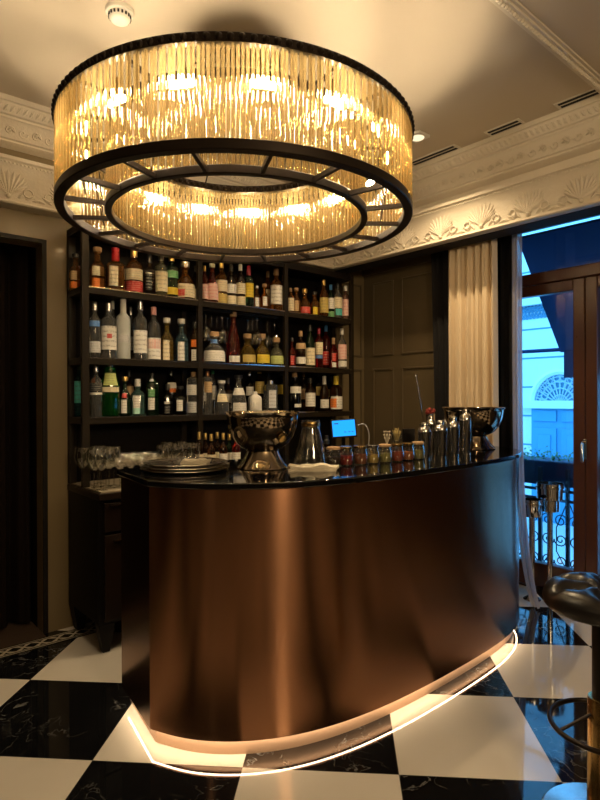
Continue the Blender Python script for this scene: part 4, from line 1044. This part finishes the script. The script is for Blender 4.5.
# glass of bar spoons with a red garnish
p = behind(426, 452, .14)
o = thing('mixing_glass', 'clear mixing glass behind the first shakers', 'glass', (p.x, p.y, ZT_))
MB().lathe([(.036, 0), (.040, .003), (.046, .17), (.0445, .17), (.038, .01), (.0005, .009)], 28, cap=False).build('bowl', M['clear'], o, smooth=50)
MB().ring(.0385, .0415, .05, .058, 24).build('cut_band', M['clear'], o, smooth=50)
o = thing('bar_spoon', 'long steel bar spoon leaning out of the mixing glass', 'spoon', (p.x, p.y, ZT_ + .012))
MB().tube([(.012, -.010, .002), (-.012, .012, .18), (-.050, .043, .485)], .0032, 6).build('shaft', M['steel'], o, smooth=50)
MB().sphere((-.050, .043, .487), .008, 8, 6).build('finial', M['steel'], o, smooth=60)
# red dried garnish on its own little stand glass
q = behind(430.5, 448, .30)
o = thing('garnish_cup', 'steel cup of dried red fruit behind the shakers', 'cup', (q.x, q.y, ZT_))
MB().lathe([(.030, 0), (.032, .003), (.036, .225), (.0345, .225), (.0305, .006), (.0005, .005)], 24, cap=False).build('cup', M['steel'], o, smooth=50)
mb = MB()
for k in range(16):
    mb.sphere((random.uniform(-.05, .03), random.uniform(-.03, .03), .225 + random.uniform(-.005, .035)), random.uniform(.010, .018), 7, 5)
mb.build('fruit', M['rose'], o, smooth=60)
# black box, goblet of straws, sprig
p = behind(408.5, 456, .16)
o = thing('menu_holder', 'black upright menu holder behind the jars', 'menu holder', (p.x, p.y, ZT_), -.6)
MB().box(-.038, -.035, 0, .038, .035, .006).build('base', M['blackwood'], o); MB().box(-.040, -.012, .006, .040, .012, .150).build('panel', M['blackwood'], o, bevel=.003)
p = behind(396.5, 457, .16)
o = thing('goblet', 'stemmed goblet filled with yellow straws beside the black menu holder', 'goblet', (p.x, p.y, ZT_))
MB().lathe([(.034, 0), (.034, .003), (.006, .008), (.005, .05), (.010, .058), (.032, .085), (.036, .125), (.0345, .125), (.030, .088), (.0005, .063)], 24, cap=False).build('glass', M['clear'], o, smooth=50)
mb = MB()
for k in range(22):
    a = random.uniform(0, 2 * PI); r = random.uniform(.0, .020)
    mb.tube([(r * .5 * math.cos(a), r * .5 * math.sin(a), .075), (r * 1.6 * math.cos(a), r * 1.6 * math.sin(a), random.uniform(.13, .16))], .0028, 5)
tag(mb.build('straws', M['garnish'], o), None, None, kind='stuff')
p = behind(387, 459, .13)
o = thing('bud_vase', 'tiny vase with a pale sprig behind the greenish jar', 'vase', (p.x, p.y, ZT_))
MB().lathe([(.014, 0), (.018, .01), (.018, .03), (.008, .05), (.009, .07)], 16).build('vase', M['clear'], o, smooth=50)
mb = MB()
for k in range(12):
    a = 2 * PI * k / 12; mb.tube([(0, 0, .06), (.018 * math.cos(a), .018 * math.sin(a), .105 + .02 * (k % 3))], .0016, 4); mb.sphere((.018 * math.cos(a), .018 * math.sin(a), .105 + .02 * (k % 3)), .005, 5, 4)
mb.build('sprig', M['napkin'], o)
# order tablet on a stand
tp = Vector((2.43, 2.42, ZT_))
o = thing('order_tablet', 'glowing blue screen tablet on a dark stand at the back of the bar', 'tablet', tp, math.radians(-40))
MB().box(-.07, -.05, 0, .07, .07, .012).build('base', M['blackwood'], o, bevel=.003)
MB().tube([(0, .03, .01), (0, .02, .10), (0, .0, .14)], .012, 8).build('stem', M['black'], o, smooth=50)
tl = Matrix.Scale(.88, 4) @ Matrix.Translation((0, -.006, .190)) @ Matrix.Rotation(math.radians(-14), 4, 'X') @ Matrix.Rotation(math.radians(-4), 4, 'Y')
MB().box(-.088, 0, -.065, .088, .012, .065).xf(tl).build('case', M['black'], o, bevel=.003)
s_ = MB().box(-.078, -.0015, -.055, .078, 0.0005, .055).xf(tl).build('screen', M['screen'], o)
mb = MB().box(-.066, -.0025, .030, -.035, -.0014, .037)
for xx in (.0, .028, .050): mb.box(xx, -.0025, -.030, xx + .014, -.0014, -.026)
mb.xf(tl).build('screen_text', M['screentext'], s_)
MB().tube(catmull([(.086, .004, .185), (.125, -.01, .19), (.150, -.01, .14), (.150, .0, .06), (.148, .03, .004)], 6), .0025, 6).build('cable', M['cable'], o, smooth=60)

# ------------------------------------------------------------------ bar stool, bucket stands
st = thing('bar_stool', 'black tufted leather bar stool with brass pedestal by the window', 'stool', (2.096, .809, 0))
def seat(mb, R, z0, n=64, m=18):
    B = [(0, 0)] + [(R * .52 * math.cos(2 * PI * k / 6 + .4), R * .52 * math.sin(2 * PI * k / 6 + .4)) for k in range(6)]
    prof = [(1 - .5 * (i / m) ** 2.2 if False else i / m) for i in range(m + 1)]
    vs = [(0, 0, z0 + .062 - .030)]; fs = []
    for i in range(1, m + 1):
        t = i / m; r = R * math.sin(t * PI / 2) ** .9 if t < 1 else R
        for k in range(n):
            a = 2 * PI * k / n; x, y = r * math.cos(a), r * math.sin(a)
            z = z0 + .062 * math.sqrt(max(0, 1 - (r / R) ** 5)) if t < 1 else z0
            q = r / R
            dimp = sum(math.exp(-((x - bx_) ** 2 + (y - by_) ** 2) / (.0012)) for bx_, by_ in B)
            cre = 0
            for j in range(6):                                  # folds between the buttons and to the rim
                aj = 2 * PI * j / 6 + .4; da = (a - aj + PI) % (2 * PI) - PI
                cre = max(cre, math.exp(-(da * r) ** 2 / .00016))
            z -= .030 * min(1, dimp) * (1 if q < .95 else 0) + .020 * cre * min(1, max(0, (1 - q) * 6))
            vs.append((x, y, z))
    for k in range(n): fs.append((0, 1 + k, 1 + (k + 1) % n))
    for i in range(m - 1):
        for k in range(n):
            a = 1 + i * n + k; b = 1 + i * n + (k + 1) % n; fs.append((a, a + n, b + n, b))
    base = len(vs)
    for rr, zz in ((1.0, -.008), (.985, -.022), (.93, -.032), (.70, -.038), (.3, -.040)):
        for k in range(n): a = 2 * PI * k / n; vs.append((R * rr * math.cos(a), R * rr * math.sin(a), z0 + zz))
    for i in range(5):
        for k in range(n):
            a = base - n + i * n + k; b = base - n + i * n + (k + 1) % n; fs.append((a, a + n, b + n, b))
    fs.append(tuple(base + 4 * n + k for k in range(n)))
    mb.add(vs, fs); return B
mb = MB(); SR = .196; BTN = seat(mb, SR, .788); mb.build('seat', M['leather'], st, smooth=60)
for bx_, by_ in BTN: MB().sphere((bx_, by_, .788 + .037), .009, 10, 6, .6).build('button', M['leather'], st, smooth=60)
MB().lathe([(.036, .40), (.036, .752)], 24).build('post', M['black'], st, smooth=40)
MB().lathe([(.052, .02), (.050, .440), (.048, .445), (.037, .447)], 28).build('sleeve', M['brass'], st, smooth=40)
MB().lathe([(.200, 0), (.203, .006), (.197, .012), (.08, .020), (.052, .026)], 48).build('base', M['steel'], st, smooth=40)
MB().tube([(.172 * math.cos(a), .172 * math.sin(a), .345) for a in [2 * PI * k / 48 for k in range(48)]], .009, 8, True).build('foot_ring', M['bronze'], st, smooth=60)
for k in range(3):
    a = 2 * PI * k / 3 + 2.6; MB().tube([(.05 * math.cos(a), .05 * math.sin(a), .39), (.172 * math.cos(a), .172 * math.sin(a), .345)], .006, 6).build('ring_bracket', M['bronze'], st, smooth=60)
def bucket_stand(label, x, y, hz, r, two):
    o = thing('bucket_stand', label, 'bucket stand', (x, y, 0), 0, 'chrome bucket stands')
    MB().lathe([(.062, 0), (.063, .006), (.055, .014), (.03, .03), (.020, .06)], 32).build('base', M['chrome'], o, smooth=40)
    MB().lathe([(.021, .05), (.021, hz - .09)], 16).build('pole', M['chrome'], o, smooth=40)
    MB().lathe([(r * .90, hz - .125), (r * .96, hz - .12), (r, hz), (r * .96, hz), (r * .92, hz - .11), (.0005, hz - .115)], 32, cap=False).build('cup', M['chrome'], o, smooth=40)
    MB().ring(r * .97, r * 1.06, hz - .035, hz - .02, 32).build('band', M['steel'], o, smooth=40)
    if two: MB().lathe([(r * .55, hz - .215), (r * .70, hz - .21), (r * .72, hz - .13), (r * .66, hz - .125)], 32).build('lower_cup', M['chrome'], o, smooth=40)
    return o
p = on_x(550, 500, 4.20); bucket_stand('taller chrome bucket stand with double cup before the window door', p.x, p.y, .855, .095, True)
p = on_x(532, 500, 4.03); bucket_stand('shorter chrome bucket stand beside the sheer curtain', p.x, p.y, .745, .070, False)
